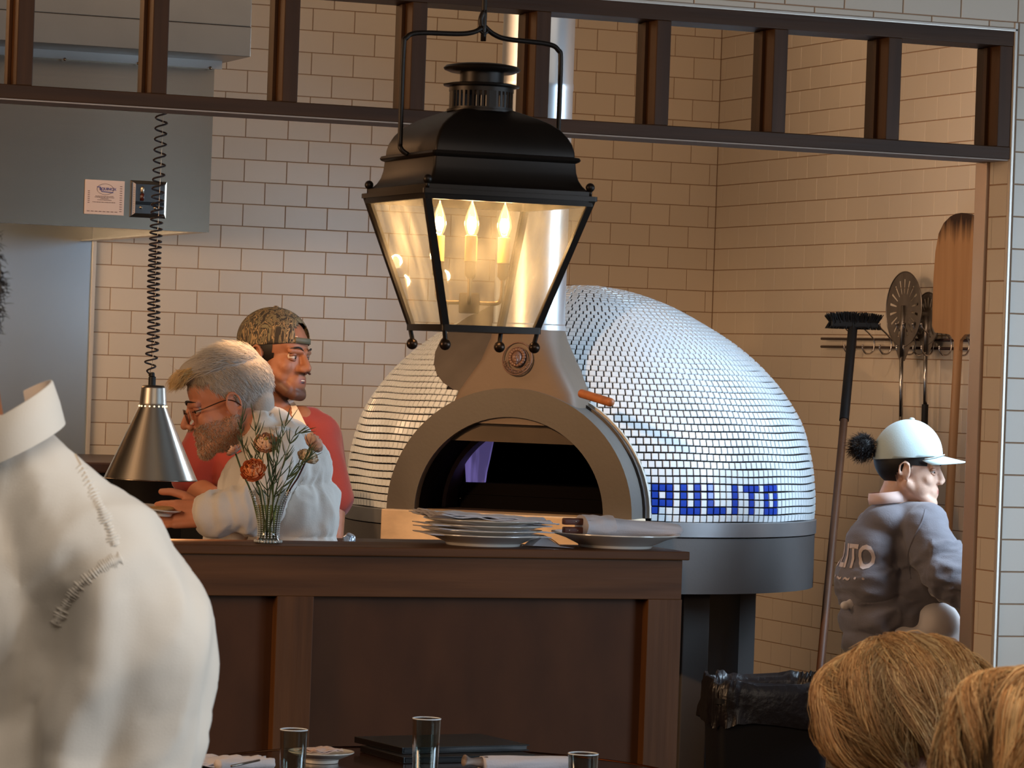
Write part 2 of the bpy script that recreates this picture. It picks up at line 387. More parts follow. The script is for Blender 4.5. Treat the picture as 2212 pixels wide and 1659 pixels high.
# maker's card and gauge on the hood
cardM = mat('card_white', hexc(214, 190, 176), .5)
crd = empty('maker_card', (2.82, 10.5, 1.975), 'small white rectangular card with blue oval printed mark stuck on the hood', 'card')
CX0, CX1, CZ0, CZ1 = 2.760, 2.884, 1.924, 2.029
obj('card_sheet', MB().bbox((CX0, 10.506, CZ0), (CX1, 10.5095, CZ1), .001), cardM, crd)
INK = mat('card_ink_grey', hexc(120, 92, 84), .7); INKB = mat('card_ink_blue', hexc(92, 88, 140), .7)
def cpt(u, v): return Vector((CX0+u*(CX1-CX0), 10.5055, CZ1-v*(CZ1-CZ0)))
mb = MB(); mb.tube([cpt(.51+.21*math.cos(a*PI/16), .26+.155*math.sin(a*PI/16)) for a in range(32)], .0006, 4, closed=True)
obj('print_mark', mb, INK, crd)
mb = MB(); mb.tube([cpt(.30, .20), cpt(.38, .20), cpt(.42, .33), cpt(.71, .345)], .0016, 4); obj('print_mark', mb, INKB, crd)
def text(name, s, M, size, m, parent, ext=.0003, align='CENTER', space=1.0, label=None, bold=0.0, res=3):
    c = bpy.data.curves.new(name, 'FONT'); c.body = s; c.size = size; c.extrude = ext; c.align_x = align; c.align_y = 'CENTER'; c.space_character = space; c.offset = bold; c.resolution_u = res
    o = bpy.data.objects.new(name+'_tmp', c); COL.objects.link(o); bpy.context.view_layer.update()
    me = bpy.data.meshes.new_from_object(o.evaluated_get(bpy.context.evaluated_depsgraph_get())); bpy.data.objects.remove(o)
    me.name = name; me.materials.clear(); return obj(name, me, m, parent, M=M, label=label)
def face_y(p, rx=0): return Matrix.Translation(p) @ Matrix.Rotation(PI/2, 4, 'X')
text('print_mark', 'EQUINOX', face_y(cpt(.575, .255)), .0115, INKB, crd, bold=.0002)
mb = MB()
for v, a, b in ((.465, .27, .72), (.50, .25, .74), (.535, .40, .60), (.575, .32, .68), (.64, .2, .78)):
    u = a
    while u < b:
        w = random.uniform(.012, .04); p = cpt(u, v); mb.box((p.x, p.y-.0002, p.z-.0009), (p.x+min(w, b-u)*.124, p.y+.0003, p.z+.0009)); u += w+.012
for i in range(12):
    p = cpt(.88, .16+i*.066); mb.box((p.x, p.y-.0002, p.z-.001), (p.x+.0075, p.y+.0003, p.z+.001))
for i in range(8):
    p = cpt(.06+.1*i, .91); mb.box((p.x, p.y-.0002, p.z-.001), (p.x+.009, p.y+.0003, p.z+.001))
for i in range(7):
    p = cpt(.09, .33+i*.055); mb.box((p.x-.002, p.y-.0002, p.z-.001), (p.x+.004, p.y+.0003, p.z+.001))
obj('small_print', mb, INK, crd, kind='stuff')
ga = empty('gauge_plate', (2.96, 10.5, 1.977), 'shiny square raised steel gauge plate on the hood beside the card', 'gauge')
GX0, GX1, GZ0, GZ1 = 2.902, 3.018, 1.921, 2.034
mb = MB(); a = .012; v = [(GX0, 10.51, GZ0), (GX1, 10.51, GZ0), (GX1, 10.51, GZ1), (GX0, 10.51, GZ1)]; w = [(GX0+a, 10.488, GZ0+a), (GX1-a, 10.488, GZ0+a), (GX1-a, 10.488, GZ1-a), (GX0+a, 10.488, GZ1-a)]
mb.add(v+w, [(0, 1, 5, 4), (1, 2, 6, 5), (2, 3, 7, 6), (3, 0, 4, 7), (4, 5, 6, 7)]); obj('plate', mb, mat('polished_steel', (.7, .7, .7, 1), .12, 1), ga)
obj('slot', MB().box((GX0+.012, 10.484, GZ0+.038), (GX1-.016, 10.489, GZ0+.048)), BLACKG, ga)
obj('tube', MB().tube([(GX0+.033, 10.482, GZ0+.05), (GX0+.033, 10.482, GZ0+.072)], .005, 8), mat('red_brown_vial', hexc(70, 26, 20), .25), ga, smooth=True)
obj('clip', MB().ball((GX0+.033, 10.484, GZ0+.083), (.005, .004, .012), 8, 6), STEEL, ga, smooth=True)
for dx in (.03, .075): obj('screw', MB().ball((GX0+dx, 10.486, GZ0+.03), .005, 8, 6), STEEL, ga, smooth=True)
# steel backsplash
bs = empty('steel_backsplash', (2.4, 11.88, .9), 'bluish stainless splash panel on the back wall under the hood', 'splash panel')
mb = MB(); nx = 30; nz = 30; vs = []; fs = []
for i in range(nx+1):
    for j in range(nz+1):
        x = 1.4+(3.152-1.4)*i/nx; z = .9+1.04*j/nz; vs.append((x, 11.876+.002*noise.noise(Vector((x*3, 0, z*3))), z))
for i in range(nx):
    for j in range(nz): a = i*(nz+1)+j; fs.append((a, a+nz+1, a+nz+2, a+1))
mb.add(vs, fs); obj('steel_sheet', mb, mat('wavy_stainless', (.50, .58, .66, 1), .32, .85, var=.1, vscale=2), bs, smooth=True)
obj('edge_strip', MB().bbox((3.152, 11.868, .9), (3.166, 11.893, 1.93), .002), TRIM, bs, label='pale vertical edge strip')
# dark range under the hood with a pot
rg = empty('cooking_range', (2.5, 11.5, 0), 'dark low cooking range against the back wall below the steel panel', 'range')
obj('range_body', MB().bbox((1.4, 11.0, 0), (3.42, 11.84, 1.12), .01), BLACK, rg)
obj('range_top', MB().bbox((1.4, 10.98, 1.12), (3.44, 11.855, 1.155), .006), mat('dark_brown_top', hexc(66, 44, 34), .4), rg)
pt = empty('stock_pot', (at(318, 1080, Y=10.35).x, 10.35, 1.0), 'large dark round stock pot behind the conical heat lamp', 'pot'); pc = at(318, 1080, Y=10.35)
obj('pot_body', MB().lathe([(.0, 1.0), (.10, 1.0), (.105, 1.02), (.105, 1.17), (.109, 1.175), (.104, 1.178), (.10, 1.17), (.10, 1.05), (0, 1.05)], 36, Matrix.Translation((pc.x, pc.y, 0)), cap=False), mat('charcoal_pot', hexc(40, 36, 34), .35, .4), pt, smooth=True, angle=40)
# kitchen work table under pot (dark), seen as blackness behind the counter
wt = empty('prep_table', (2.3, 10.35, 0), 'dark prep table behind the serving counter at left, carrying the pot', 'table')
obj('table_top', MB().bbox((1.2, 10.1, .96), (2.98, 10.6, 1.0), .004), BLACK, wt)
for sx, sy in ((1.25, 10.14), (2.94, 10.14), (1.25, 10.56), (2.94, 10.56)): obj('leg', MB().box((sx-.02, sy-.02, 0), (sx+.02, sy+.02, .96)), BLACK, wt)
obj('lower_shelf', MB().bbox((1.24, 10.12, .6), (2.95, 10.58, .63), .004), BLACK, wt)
# ================================================================ DOMED OVEN
OC = Vector((4.212, 10.0, 1.075)); TH = math.radians(38)
on = Vector((-math.sin(TH), -math.cos(TH), 0)); ou = Vector((on.y*-1, on.x, 0))  # ou: to the viewer's right when facing the oven
OM = Matrix.Identity(4)
for j in range(3): OM[j][0] = ou[j]; OM[j][1] = -on[j]; OM[j][2] = (0, 0, 1)[j]
OM.translation = Vector((OC.x, OC.y, 0))      # local: x right, -y out of the mouth, z world height
ov = empty('pizza_oven', (OC.x, OC.y, 0), 'large domed pizza oven clad in white mosaic tiles with grey arched mouth', 'oven')
prof = [(.712, 0), (.714, .03), (.712, .08), (.700, .17), (.668, .28), (.612, .37), (.545, .445), (.46, .515), (.36, .575), (.25, .63), (.14, .665), (.05, .68), (0.0, .683)]
pp = spline([(r, 0, z) for r, z in prof], 12); arc = [0]
for i in range(1, len(pp)): arc.append(arc[-1]+(pp[i]-pp[i-1]).length)
def pro(s):
    r = float(np.interp(s, arc, [p.x for p in pp])); z = float(np.interp(s, arc, [p.z for p in pp])); return r, z
# shell with hole for the mouth
mb = MB(); seg = 120; rings = 60; vs = []; fs = []
for i in range(rings+1):
    r, z = pro(arc[-1]*i/rings)
    for k in range(seg):
        a = 2*PI*k/seg; vs.append(OM @ Vector(((r-.005)*math.sin(a), -(r-.005)*math.cos(a), OC.z+z)))
for i in range(rings):
    for k in range(seg):
        k2 = (k+1) % seg; a = 2*PI*(k+.5)/seg; r, z = pro(arc[-1]*(i+.5)/rings)
        if math.cos(a) > 0 and math.hypot(r*math.sin(a), z) < .33: continue
        fs.append((i*seg+k, i*seg+k2, (i+1)*seg+k2, (i+1)*seg+k))
mb.add(vs, fs); obj('dome_shell', mb, DGROUT, ov, smooth=True, label='dark grouted dome under the mosaic')
# mosaic
P = .0221; nrow = int(arc[-1]/P); word = {}
L = {'P': ['111', '101', '111', '100'], 'U': ['101', '101', '101', '111'], 'L': ['100', '100', '100', '111'], 'I': ['1', '1', '1', '1'], 'T': ['111', '010', '010', '010'], 'O': ['111', '101', '101', '111']}
col = 0; START = None
for ch in 'PULITO':
    for rr, s in enumerate(L[ch]):
        for cc, b in enumerate(s):
            if b == '1': word[(4-rr, col+cc)] = 1
    col += len(L[ch][0])+1
va = math.atan2(4.21, 10.0)  # direction to camera from the oven (azimuth of the sight line)
def q(s, a, dr):
    r, z = pro(s); d = .001; r2, z2 = pro(min(s+d, arc[-1])); r1, z1 = pro(max(s-d, 0)); tx, tz = r2-r1, z2-z1; l = math.hypot(tx, tz) or 1; nx, nz = tz/l, -tx/l
    return OM @ Vector(((r+nx*dr)*math.sin(a), -(r+nx*dr)*math.cos(a), OC.z+z+nz*dr))
# angle of the first letter column: where the photo's P starts
best = min(((abs(proj(OM @ Vector((.713*math.sin(t), -.713*math.cos(t), OC.z+.05)))[0]-1407), t) for t in np.linspace(.1, 1.6, 600)))[1]
NA = int(round(2*PI*.712/P)); DA = 2*PI/NA; tiles = []
for r_ in range(nrow):
    s0 = r_*P+.001; s1 = s0+P-.0031; rm, zm = pro((s0+s1)/2)
    n = NA if r_ < 6 else max(6, int(round(2*PI*rm/P))); da = 2*PI/n; off = best if r_ < 6 else random.random()*da
    if r_ >= 6 and r_ < 34: off = best + (.5 if r_ % 2 else 0)*da + random.uniform(-.1, .1)*da
    ph = random.random()*6
    for k in range(n):
        a0 = off+k*da+ (0 if r_ < 6 else 0); a1 = a0+da*(1-.0031/P); am = ((a0+a1)/2) % (2*PI); x = rm*math.sin(am); front = math.cos(am) > 0
        if front and math.hypot(x, zm) < .372: continue
        if front and ((x+.17)/.185)**2+((zm-.50)/.15)**2 < 1: continue
        if front and ((-.17 < x < .12 and .3 < zm < .38) or (abs(x) < .10 and zm < .42)): continue
        blue = r_ < 6 and (r_, k) in word
        w = .0012*math.sin(am*14+r_*.5+ph*.15)
        g = random.uniform(-.0003, .0003)
        o4 = [q(s0+w, a0, 0), q(s0+w, a1, 0), q(s1+w, a1, 0), q(s1+w, a0, 0)]; bz = .0012; ba = bz/max(rm, .03)
        i4 = [q(s0+w+bz, a0+ba, .0035+g), q(s0+w+bz, a1-ba, .0035+g), q(s1+w-bz, a1-ba, .0035+g), q(s1+w-bz, a0+ba, .0035+g)]
        c = (o4[0]+o4[2])/2; x, y = proj(c); tl = c-Vector((OC.x, OC.y, c.z)); vis = tl.dot(c-CAM) < 0
        sc = 1e6 if not vis else ((x-1560)/150)**2+((y-1075)/75)**2
        tiles.append((sc, o4+i4, blue))
tiles.sort(key=lambda t: t[0]); FS = [(0, 1, 5, 4), (1, 2, 6, 5), (2, 3, 7, 6), (3, 0, 4, 7), (4, 5, 6, 7)]
fld = MB(); fldb = MB()
for n, (sc, vs, blue) in enumerate(tiles):
    if n < 292:
        c = sum(vs, Vector())/8; mb = MB(); mb.add([v-c for v in vs], FS); me = mb.mesh('mosaic_tile'); me.materials.append(MOSB if blue else MOS)
        o = bpy.data.objects.new('mosaic_tile', me); link(o, ov, Matrix.Translation(c))
        if blue: o['label'] = 'blue mosaic tile of the lettering'
    else: (fldb if blue else fld).add(vs, FS)
obj('mosaic_field', fld, MOS, ov, kind='stuff')
if fldb.v: obj('blue_mosaic_field', fldb, MOSB, ov, kind='stuff')
T = lambda z=0: OM
def ringm(prof, m, name, label=None, seg=96, smooth=True): return obj(name, MB().lathe(prof, seg, OM), m, ov, smooth=smooth, angle=30, label=label)
ringm([(.716, 1.030), (.722, 1.032), (.722, 1.072), (.716, 1.0745)], mat('steel_band', (.36, .37, .39, 1), .38, .7, var=.2, vscale=6), 'base_band')
ringm([(.70, .866), (.718, .868), (.718, 1.028), (.70, 1.0285)], GREYP, 'base_drum')
for dx, dy in ((.11, -.6), (-.6, -.11), (-.11, .6), (.6, .11)):
    cx, cy = OC.x+dx, OC.y+dy; M2 = Matrix.Translation((cx, cy, 0)) @ Matrix.Rotation(math.radians(0), 4, 'Z')
    obj('leg', MB().bbox((-.042, -.04, 0), (.042, .04, .87), .004, M2), GREYP, ov)
obj('lower_shelf', MB().lathe([(.5, .3), (.52, .3), (.52, .33), (.5, .33)], 40, OM), BLACK, ov, smooth=True, angle=30)
obj('under_dome_shade', MB().bbox((-.42, -.40, .33), (.42, .42, .866), .01, OM), BLACK, ov, label='black block for the shadow under the dome')  # black box put in to stand for the shadow under the oven
# arch
def arch_pts(rx, rz, n=40): return [(rx*math.cos(PI-PI*i/n), rz*math.sin(PI*i/n)) for i in range(n+1)]
AO = arch_pts(.364, .358); AI = arch_pts(.280, .276); zb = 1.085
def ring_prism(out, inn, y0, y1):
    mb = MB(); n = len(out); vs = []
    for y in (y0, y1):
        for a in (out, inn):
            for x, z in a: vs.append(OM @ Vector((x, y, zb+z)))
    fs = []
    A, B, C2, D2 = 0, n, 2*n, 3*n
    for i in range(n-1):
        fs += [(A+i, A+i+1, B+i+1, B+i), (C2+i, D2+i, D2+i+1, C2+i+1), (A+i, C2+i, C2+i+1, A+i+1), (B+i, B+i+1, D2+i+1, D2+i)]
    fs += [(A, B, D2, C2), (A+n-1, C2+n-1, D2+n-1, B+n-1)]
    mb.add(vs, fs); return mb
obj('mouth_arch', ring_prism(AO, AI, -.78, -.56), ARCHM, ov, smooth=True, angle=35, label='thick grey arch round the mouth')
o2 = arch_pts(.378, .372); i2 = arch_pts(.362, .356); obj('arch_gasket', ring_prism(o2, i2, -.628, -.600), mat('pale_gasket', hexc(186, 180, 170), .5), ov, smooth=True, angle=35)
obj('arch_gasket', ring_prism(arch_pts(.372, .366), i2, -.655, -.637), mat('dark_gasket', hexc(60, 54, 50), .5), ov, smooth=True, angle=35)
DKI = mat('dark_interior', hexc(9, 6, 6), .9, spec=.1);  # darkness of the oven cavity put into a near-black colour
mb = MB(); n = 28
for (y0, y1, rx, rz) in ((-.74, -.35, .2795, .2755),):
    A = arch_pts(rx, rz, n); vs = [OM @ Vector((x, y, zb+z)) for y in (y0, y1) for x, z in A]; fs = [(i, i+1, n+2+i, n+1+i) for i in range(n)]; mb.add(vs, fs)
obj('mouth_tunnel', mb, DKI, ov, smooth=True)
# inner chamber (second smaller arch + dark vault)
mb = MB(); A = arch_pts(.279, .275, n); B = arch_pts(.268, .256, n)
vs = [OM @ Vector((x, -.52, zb+z)) for x, z in A]+[OM @ Vector((x, -.52, zb+z)) for x, z in B]; fs = [(i, i+1, n+2+i, n+1+i) for i in range(n)]
vs += [OM @ Vector((x, -.40, zb+z)) for x, z in B]; fs += [(n+1+i, n+2+i, 2*n+3+i, 2*n+2+i) for i in range(n)]; mb.add(vs, fs); obj('inner_arch', mb, mat('brown_firebrick', hexc(58, 36, 32), .6), ov, smooth=True, angle=30)
mb = MB(); vs = []; fs = []
for i in range(13):
    for k in range(33):
        th = PI/2*i/12; a = 2*PI*k/32; vs.append(OM @ Vector((.56*math.cos(th)*math.sin(a), .56*math.cos(th)*math.cos(a), zb+.36*math.sin(th))))
for i in range(12):
    for k in range(32):
        a = 2*PI*(k+.5)/32
        if math.cos(a) < -.72 and i < 8: continue
        fs.append((i*33+k, i*33+k+1, (i+1)*33+k+1, (i+1)*33+k))
mb.add(vs, fs); obj('inner_vault', mb, DKI, ov, smooth=True)
obj('hearth', MB().box((-.355, -.79, zb-.028), (.355, .5, zb-.001), M=OM), mat('hearth_stone', hexc(64, 50, 42), .7), ov)
# smoke baffle: a segment closing the top of the mouth
zc = .203; A = [p for p in arch_pts(.279, .275, 60) if p[1] > zc]; xl = .279*math.sqrt(1-(zc/.275)**2)
poly = [(-xl, zc)]+A+[(xl, zc)]
obj('smoke_baffle', MB().prism([(x, zb+z) for x, z in poly], -.748, -.738, 1, OM), mat('heat_browned_steel', hexc(66, 54, 42), .5, .4, var=.4, vscale=6), ov, label='heat-browned plate across the top of the mouth')
# gas flame
fm, nt, b_ = _mat('violet_gas_flame'); b_.inputs['Base Color'].default_value = (.1, .08, .2, 1); b_.inputs['Emission Color'].default_value = hexc(112, 100, 168); b_.inputs['Emission Strength'].default_value = .8
_N = nt.nodes; _L = nt.links; tcx = _N.new('ShaderNodeTexCoord'); mpx = _N.new('ShaderNodeMapping'); mpx.inputs['Scale'].default_value = (26, 26, 3); _L.new(tcx.outputs['Object'], mpx.inputs[0]); nx_ = _N.new('ShaderNodeTexNoise'); nx_.inputs['Scale'].default_value = 1.6; _L.new(mpx.outputs[0], nx_.inputs[0]); rx_ = _N.new('ShaderNodeMapRange'); rx_.inputs[1].default_value = .45; rx_.inputs[2].default_value = .75; rx_.inputs[3].default_value = .35; rx_.inputs[4].default_value = 1.15; _L.new(nx_.outputs['Fac'], rx_.inputs[0]); _L.new(rx_.outputs[0], b_.inputs['Emission Strength'])
fl = empty('gas_flame', OM @ Vector((-.05, -.44, zb+.0)), 'violet blue gas flame burning inside the oven mouth', 'flame')
yf = -.44
def flm(px, py):
    # point on the oven-local plane y=yf along the sight line
    r = ray(px, py); n_ = Vector((on.x, on.y, 0)); p0 = OM @ Vector((0, yf, 0)); tt = (p0-CAM).dot(n_)/r.dot(n_); return OM.inverted() @ (CAM+r*tt)
fp = [flm(*p) for p in ((1009, 1041), (1047, 1042), (1050, 1020), (1057, 990), (1064, 955), (1066, 935), (1040, 930), (1020, 945), (1006, 968), (1007, 1000))]
mb = MB().prism([(p.x, p.z) for p in fp], yf-.012, yf+.012, 1, OM); obj('flame_sheet', mb, fm, fl)
obj('burner_bar', MB().box((-.24, yf-.02, fp[0].z-.035), (.26, yf+.02, fp[0].z-.001), M=OM), DKI, ov)
obj('dark_mouth_fill', MB().box((-.24, yf+.021, zb-.001), (.26, yf+.2, fp[0].z-.0), M=OM).box((-.24, yf-.021, zb-.001), (.26, yf+.021, fp[0].z-.036), M=OM), DKI, ov)  # dark block added below the flame so the mouth reads black there
# landing slab in front of the mouth
obj('landing_block', MB().bbox((-.368, -.815, .86), (.37, -.64, zb), .004, OM), CREAM, ov, label='cream stone landing block under the arch')
# flue hood over the arch
def loft(secs, m, name, seg=40, label=None):
    mb = MB(); vs = []; fs = []
    for (cx, cy, z, hx, hy, e) in secs:
        for k in range(seg):
            a = 2*PI*k/seg; c, s_ = math.cos(a), math.sin(a)
            x = cx+hx*math.copysign(abs(c)**(2/e), c); y = cy+hy*math.copysign(abs(s_)**(2/e), s_); vs.append(OM @ Vector((x, y, z)))
    n = len(secs)
    for i in range(n-1):
        for k in range(seg):
            k2 = (k+1) % seg; fs.append((i*seg+k, i*seg+k2, (i+1)*seg+k2, (i+1)*seg+k))
    mb.add(vs, fs); return obj(name, mb, m, ov, smooth=True, label=label, angle=50)
loft([(.0, -.62, 1.34, .186, .15, 9), (.0, -.62, 1.40, .186, .15, 9), (.004, -.625, 1.43, .178, .145, 8), (.006, -.63, 1.52, .122, .125, 6), (.006, -.64, 1.585, .104, .11, 3), (.006, -.65, 1.615, .104, .104, 2)], mat('flue_hood_plaster', hexc(104, 88, 74), .6, var=.12, vscale=5, bump=.1, bscale=80), 'smoke_hood', label='tapered smoke hood over the arch')
obj('flue_pipe', MB().lathe([(.106, 1.612), (.106, 1.626), (.1035, 1.63), (.1035, 2.3), (.105, 2.305), (.105, 2.32), (.1035, 2.325), (.1035, 3.14)], 48, OM @ Matrix.Translation((.006, -.65, 0))), GALV, ov, smooth=True, angle=30, label='galvanised round flue pipe')
# plaster patch on the dome left of the hood
mb = MB(); vs = []; fs = []; nn = 26
for i in range(9):
    for k in range(nn):
        a = 2*PI*k/nn; t_ = i/8; x = -.17+.190*t_*math.cos(a); z = .50+.155*t_*math.sin(a)
        s_ = float(np.interp(z, [p.z for p in pp], arc)); r, zz = pro(s_); yy = -math.sqrt(max(r*r-x*x, .0001)); vs.append(OM @ Vector((x*1.004, yy-.004, OC.z+z+.003)))
for i in range(8):
    for k in range(nn): k2 = (k+1) % nn; fs.append((i*nn+k, i*nn+k2, (i+1)*nn+k2, (i+1)*nn+k))
mb.add(vs, fs); obj('plaster_patch', mb, mat('grey_plaster', hexc(92, 84, 78), .8, var=.2, vscale=12), ov, smooth=True, label='bare grey plaster patch beside the smoke hood')
# wooden peg handle
pa = at(1256, 850, D=10.02); pb = at(1318, 869, D=9.9)
obj('damper_handle', MB().tube([pa, pb], .0125, 14).ball(pb, .0126, 12, 8), mat('oak_peg', hexc(158, 96, 54), .5, var=.3, vscale=40), ov, smooth=True, angle=50, label='round wooden damper handle')
# emblem: round relief
em = empty('e', (0, 0, 0)); bpy.data.objects.remove(em)
ce = at(1113, 769, D=9.98)
# place on the hood's front slope (leans back towards the top)
slope = math.atan2(.035, .115)
EM = Matrix.Translation(OM @ Vector((.008, -.768, 1.528))) @ Matrix.Rotation(math.atan2(ou.y, ou.x), 4, 'Z') @ Matrix.Rotation(PI/2-.26, 4, 'X') @ Matrix.Scale(.92, 4)
mb = MB(); mb.tube([(.047*math.cos(a*PI/20), .052*math.sin(a*PI/20), 0) for a in range(40)], .0022, 6, closed=True)
mb.tube([(.033*math.cos(a*PI/20), .037*math.sin(a*PI/20), 0) for a in range(40)], .0014, 6, closed=True)
for k in range(26):
    a = PI+.25+k*(PI-.5)/25; mb.tube([(.036*math.cos(a), .040*math.sin(a), .001), (.044*math.cos(a), .049*math.sin(a), .001)], .0016 if k % 3 else .0024, 4)
for k in range(18):
    a = 2*PI*k/18; mb.ball((.022*math.cos(a), .004+.025*math.sin(a), .001), (.007, .007, .005), 8, 6)
mb.ball((0, .002, .003), (.016, .021, .010), 14, 10); mb.ball((0, -.008, .010), (.008, .009, .007), 10, 8); mb.ball((0, -.017, .009), (.006, .004, .005), 8, 6)
mb.ball((-.007, .008, .010), (.004, .0025, .003), 8, 6).ball((.007, .008, .010), (.004, .0025, .003), 8, 6); mb.tube([(0, .008, .011), (0, -.004, .016)], .003, 6)
obj('emblem', mb, mat('emblem_brown', hexc(104, 78, 66), .45, .2), ov, smooth=True, M=EM, label='round lion-head relief emblem')
# ================================================================ HANGING LANTERN
LX, LY = 2.383, 6.2
def lz(y): return 1.814+(430-y)/1158
la = empty('hanging_lantern', (LX, LY, lz(715)), 'big dark bronze four-sided hanging lantern with glowing candle bulbs', 'lantern')
def sqsec(h, z, c=.006, n=4):
    """square section with slightly rounded corners"""
    out = []
    for q_, (sx, sy) in enumerate(((1, 1), (-1, 1), (-1, -1), (1, -1))):
        cx, cy = sx*(h-c), sy*(h-c)
        for i in range(n):
            a = PI/2*q_+PI/2*i/(n-1); out.append(Vector((LX+cx+c*math.cos(a), LY+cy+c*math.sin(a), z)))
    return out
def sqloft(secs, name, m, parent, angle=40, cap=False):
    mb = MB(); vs = []; fs = []
    for h, z in secs: vs += sqsec(h, z)
    s = 16
    for i in range(len(secs)-1):
        for k in range(s): fs.append((i*s+k, i*s+(k+1) % s, (i+1)*s+(k+1) % s, (i+1)*s+k))
    if cap: fs.append(tuple(range(s-1, -1, -1))); fs.append(tuple((len(secs)-1)*s+k for k in range(s)))
    mb.add(vs, fs); return obj(name, mb, m, parent, smooth=True, angle=angle)
rp = [(.172, 432), (.172, 422), (.163, 421), (.163, 412), (.156, 408), (.150, 400), (.1445, 388), (.141, 372), (.1395, 352), (.145, 349), (.147, 345), (.145, 340), (.138, 338), (.1375, 328), (.134, 312), (.127, 296), (.117, 281), (.103, 268), (.086, 257), (.070, 249), (.058, 243), (.052, 240)]
sqloft([(h, lz(y)) for h, y in rp], 'roof', BLACKM, la, 35)
LM = Matrix.Translation((LX, LY, 0))
obj('vent_collar', MB().lathe([(.055, lz(243)), (.064, lz(243)), (.064, lz(238)), (.060, lz(237)), (.060, lz(233)), (.055, lz(233))], 36, LM), BLACKM, la, smooth=True, angle=35)
for k in range(40):
    a = 2*PI*k/40; w = .0022 if k % 10 else .007
    obj('vent_slat', MB().box((-.001, -w, lz(234)), (.001, w, lz(198)), M=LM @ Matrix.Rotation(a, 4, 'Z') @ Matrix.Translation((.0585, 0, 0))), BLACKM, la)
obj('vent_crown', MB().lathe([(.055, lz(199)), (.0605, lz(199)), (.0605, lz(190)), (.071, lz(187)), (.072, lz(184)), (.06, lz(181)), (.041, lz(181)), (.041, lz(155)), (.03, lz(155))], 36, LM), BLACKM, la, smooth=True, angle=35)
obj('chimney_cap', MB().lathe([(.03, lz(157)), (.060, lz(157)), (.071, lz(152)), (.0725, lz(148)), (.068, lz(143)), (.045, lz(138)), (.002, lz(137))], 36, LM), BLACKM, la, smooth=True, angle=50)
# frame
hT, hB, zT, zBm = .1645, .0925, lz(433), lz(712)
def cpnt(sx, sy, t): h = hT+(hB-hT)*t; return Vector((LX+sx*h, LY+sy*h, zT+(zBm-zT)*t))
for sx, sy in ((1, 1), (-1, 1), (-1, -1), (1, -1)):
    p0, p1 = cpnt(sx, sy, -.02), cpnt(sx, sy, 1.0); d = .0065
    mb = MB(); vs = []
    for p in (p0, p1):
        for ax, ay in ((-1, -1), (1, -1), (1, 1), (-1, 1)): vs.append(p+Vector((ax*d-sx*.003, ay*d-sy*.003, 0)))
    mb.add(vs, [(0, 1, 5, 4), (1, 2, 6, 5), (2, 3, 7, 6), (3, 0, 4, 7), (3, 2, 1, 0), (4, 5, 6, 7)]); obj('corner_post', mb, BLACKM, la)
    b0 = p1; b1 = p1+Vector((-sx*.004, -sy*.004, -.022))
    fo = obj('finial_stem', MB().tube([b0, b1], .0045, 8), BLACKM, la, smooth=True, angle=50)
    obj('finial_ball', MB().ball(b1+Vector((0, 0, -.009)), .0108, 16, 12), mat('finial_bronze', hexc(58, 44, 34), .3, .7) if 'finial_bronze' not in bpy.data.materials else bpy.data.materials['finial_bronze'], la, smooth=True)
    t0 = Vector((LX+sx*.160, LY+sy*.160, lz(421))); obj('top_finial', MB().ball(t0+Vector((0, 0, .016)), .0085, 14, 10).tube([t0, t0+Vector((0, 0, .012))], .004, 8), BLACKM, la, smooth=True)
sqloft([(hB+.006, zBm+.006), (hB+.006, zBm-.006), (hB-.008, zBm-.006), (hB-.008, zBm+.006), (hB+.006, zBm+.006)], 'bottom_frame', BLACKM, la)
sqloft([(hT+.004, zT+.006), (hT+.002, zT-.009), (hT-.010, zT-.009), (hT-.010, zT+.006), (hT+.004, zT+.006)], 'top_frame', BLACKM, la)
# glass panes: thin, hazy with age
gm = bpy.data.materials.new('hazy_lantern_glass'); gm.use_nodes = True; nt = gm.node_tree; nt.nodes.clear(); N = nt.nodes; Lk = nt.links
out = N.new('ShaderNodeOutputMaterial'); tr_ = N.new('ShaderNodeBsdfTransparent'); tr_.inputs[0].default_value = (.96, .95, .9, 1); df = N.new('ShaderNodeBsdfTranslucent'); df.inputs[0].default_value = (.95, .86, .68, 1)
gl = N.new('ShaderNodeBsdfGlossy'); gl.inputs['Roughness'].default_value = .04; m1 = N.new('ShaderNodeMixShader'); m2 = N.new('ShaderNodeMixShader'); fr = N.new('ShaderNodeFresnel'); fr.inputs[0].default_value = 1.45
tcn = N.new('ShaderNodeTexCoord'); mpn = N.new('ShaderNodeMapping'); mpn.inputs['Scale'].default_value = (3, 3, .7); mpn.inputs['Rotation'].default_value = (.2, .3, .1); nz_ = N.new('ShaderNodeTexNoise'); nz_.inputs['Scale'].default_value = 9; nz_.inputs['Detail'].default_value = 6
mrn = N.new('ShaderNodeMapRange'); mrn.inputs[1].default_value = .35; mrn.inputs[2].default_value = .75; mrn.inputs[3].default_value = .10; mrn.inputs[4].default_value = .30
Lk.new(tcn.outputs['Object'], mpn.inputs[0]); Lk.new(mpn.outputs[0], nz_.inputs[0]); Lk.new(nz_.outputs['Fac'], mrn.inputs[0]); Lk.new(mrn.outputs[0], m1.inputs[0])
Lk.new(tr_.outputs[0], m1.inputs[1]); Lk.new(df.outputs[0], m1.inputs[2]); m2.inputs[0].default_value = .07; Lk.new(m1.outputs[0], m2.inputs[1]); Lk.new(gl.outputs[0], m2.inputs[2]); Lk.new(m2.outputs[0], out.inputs[0])
cs = [(1, 1), (-1, 1), (-1, -1), (1, -1)]
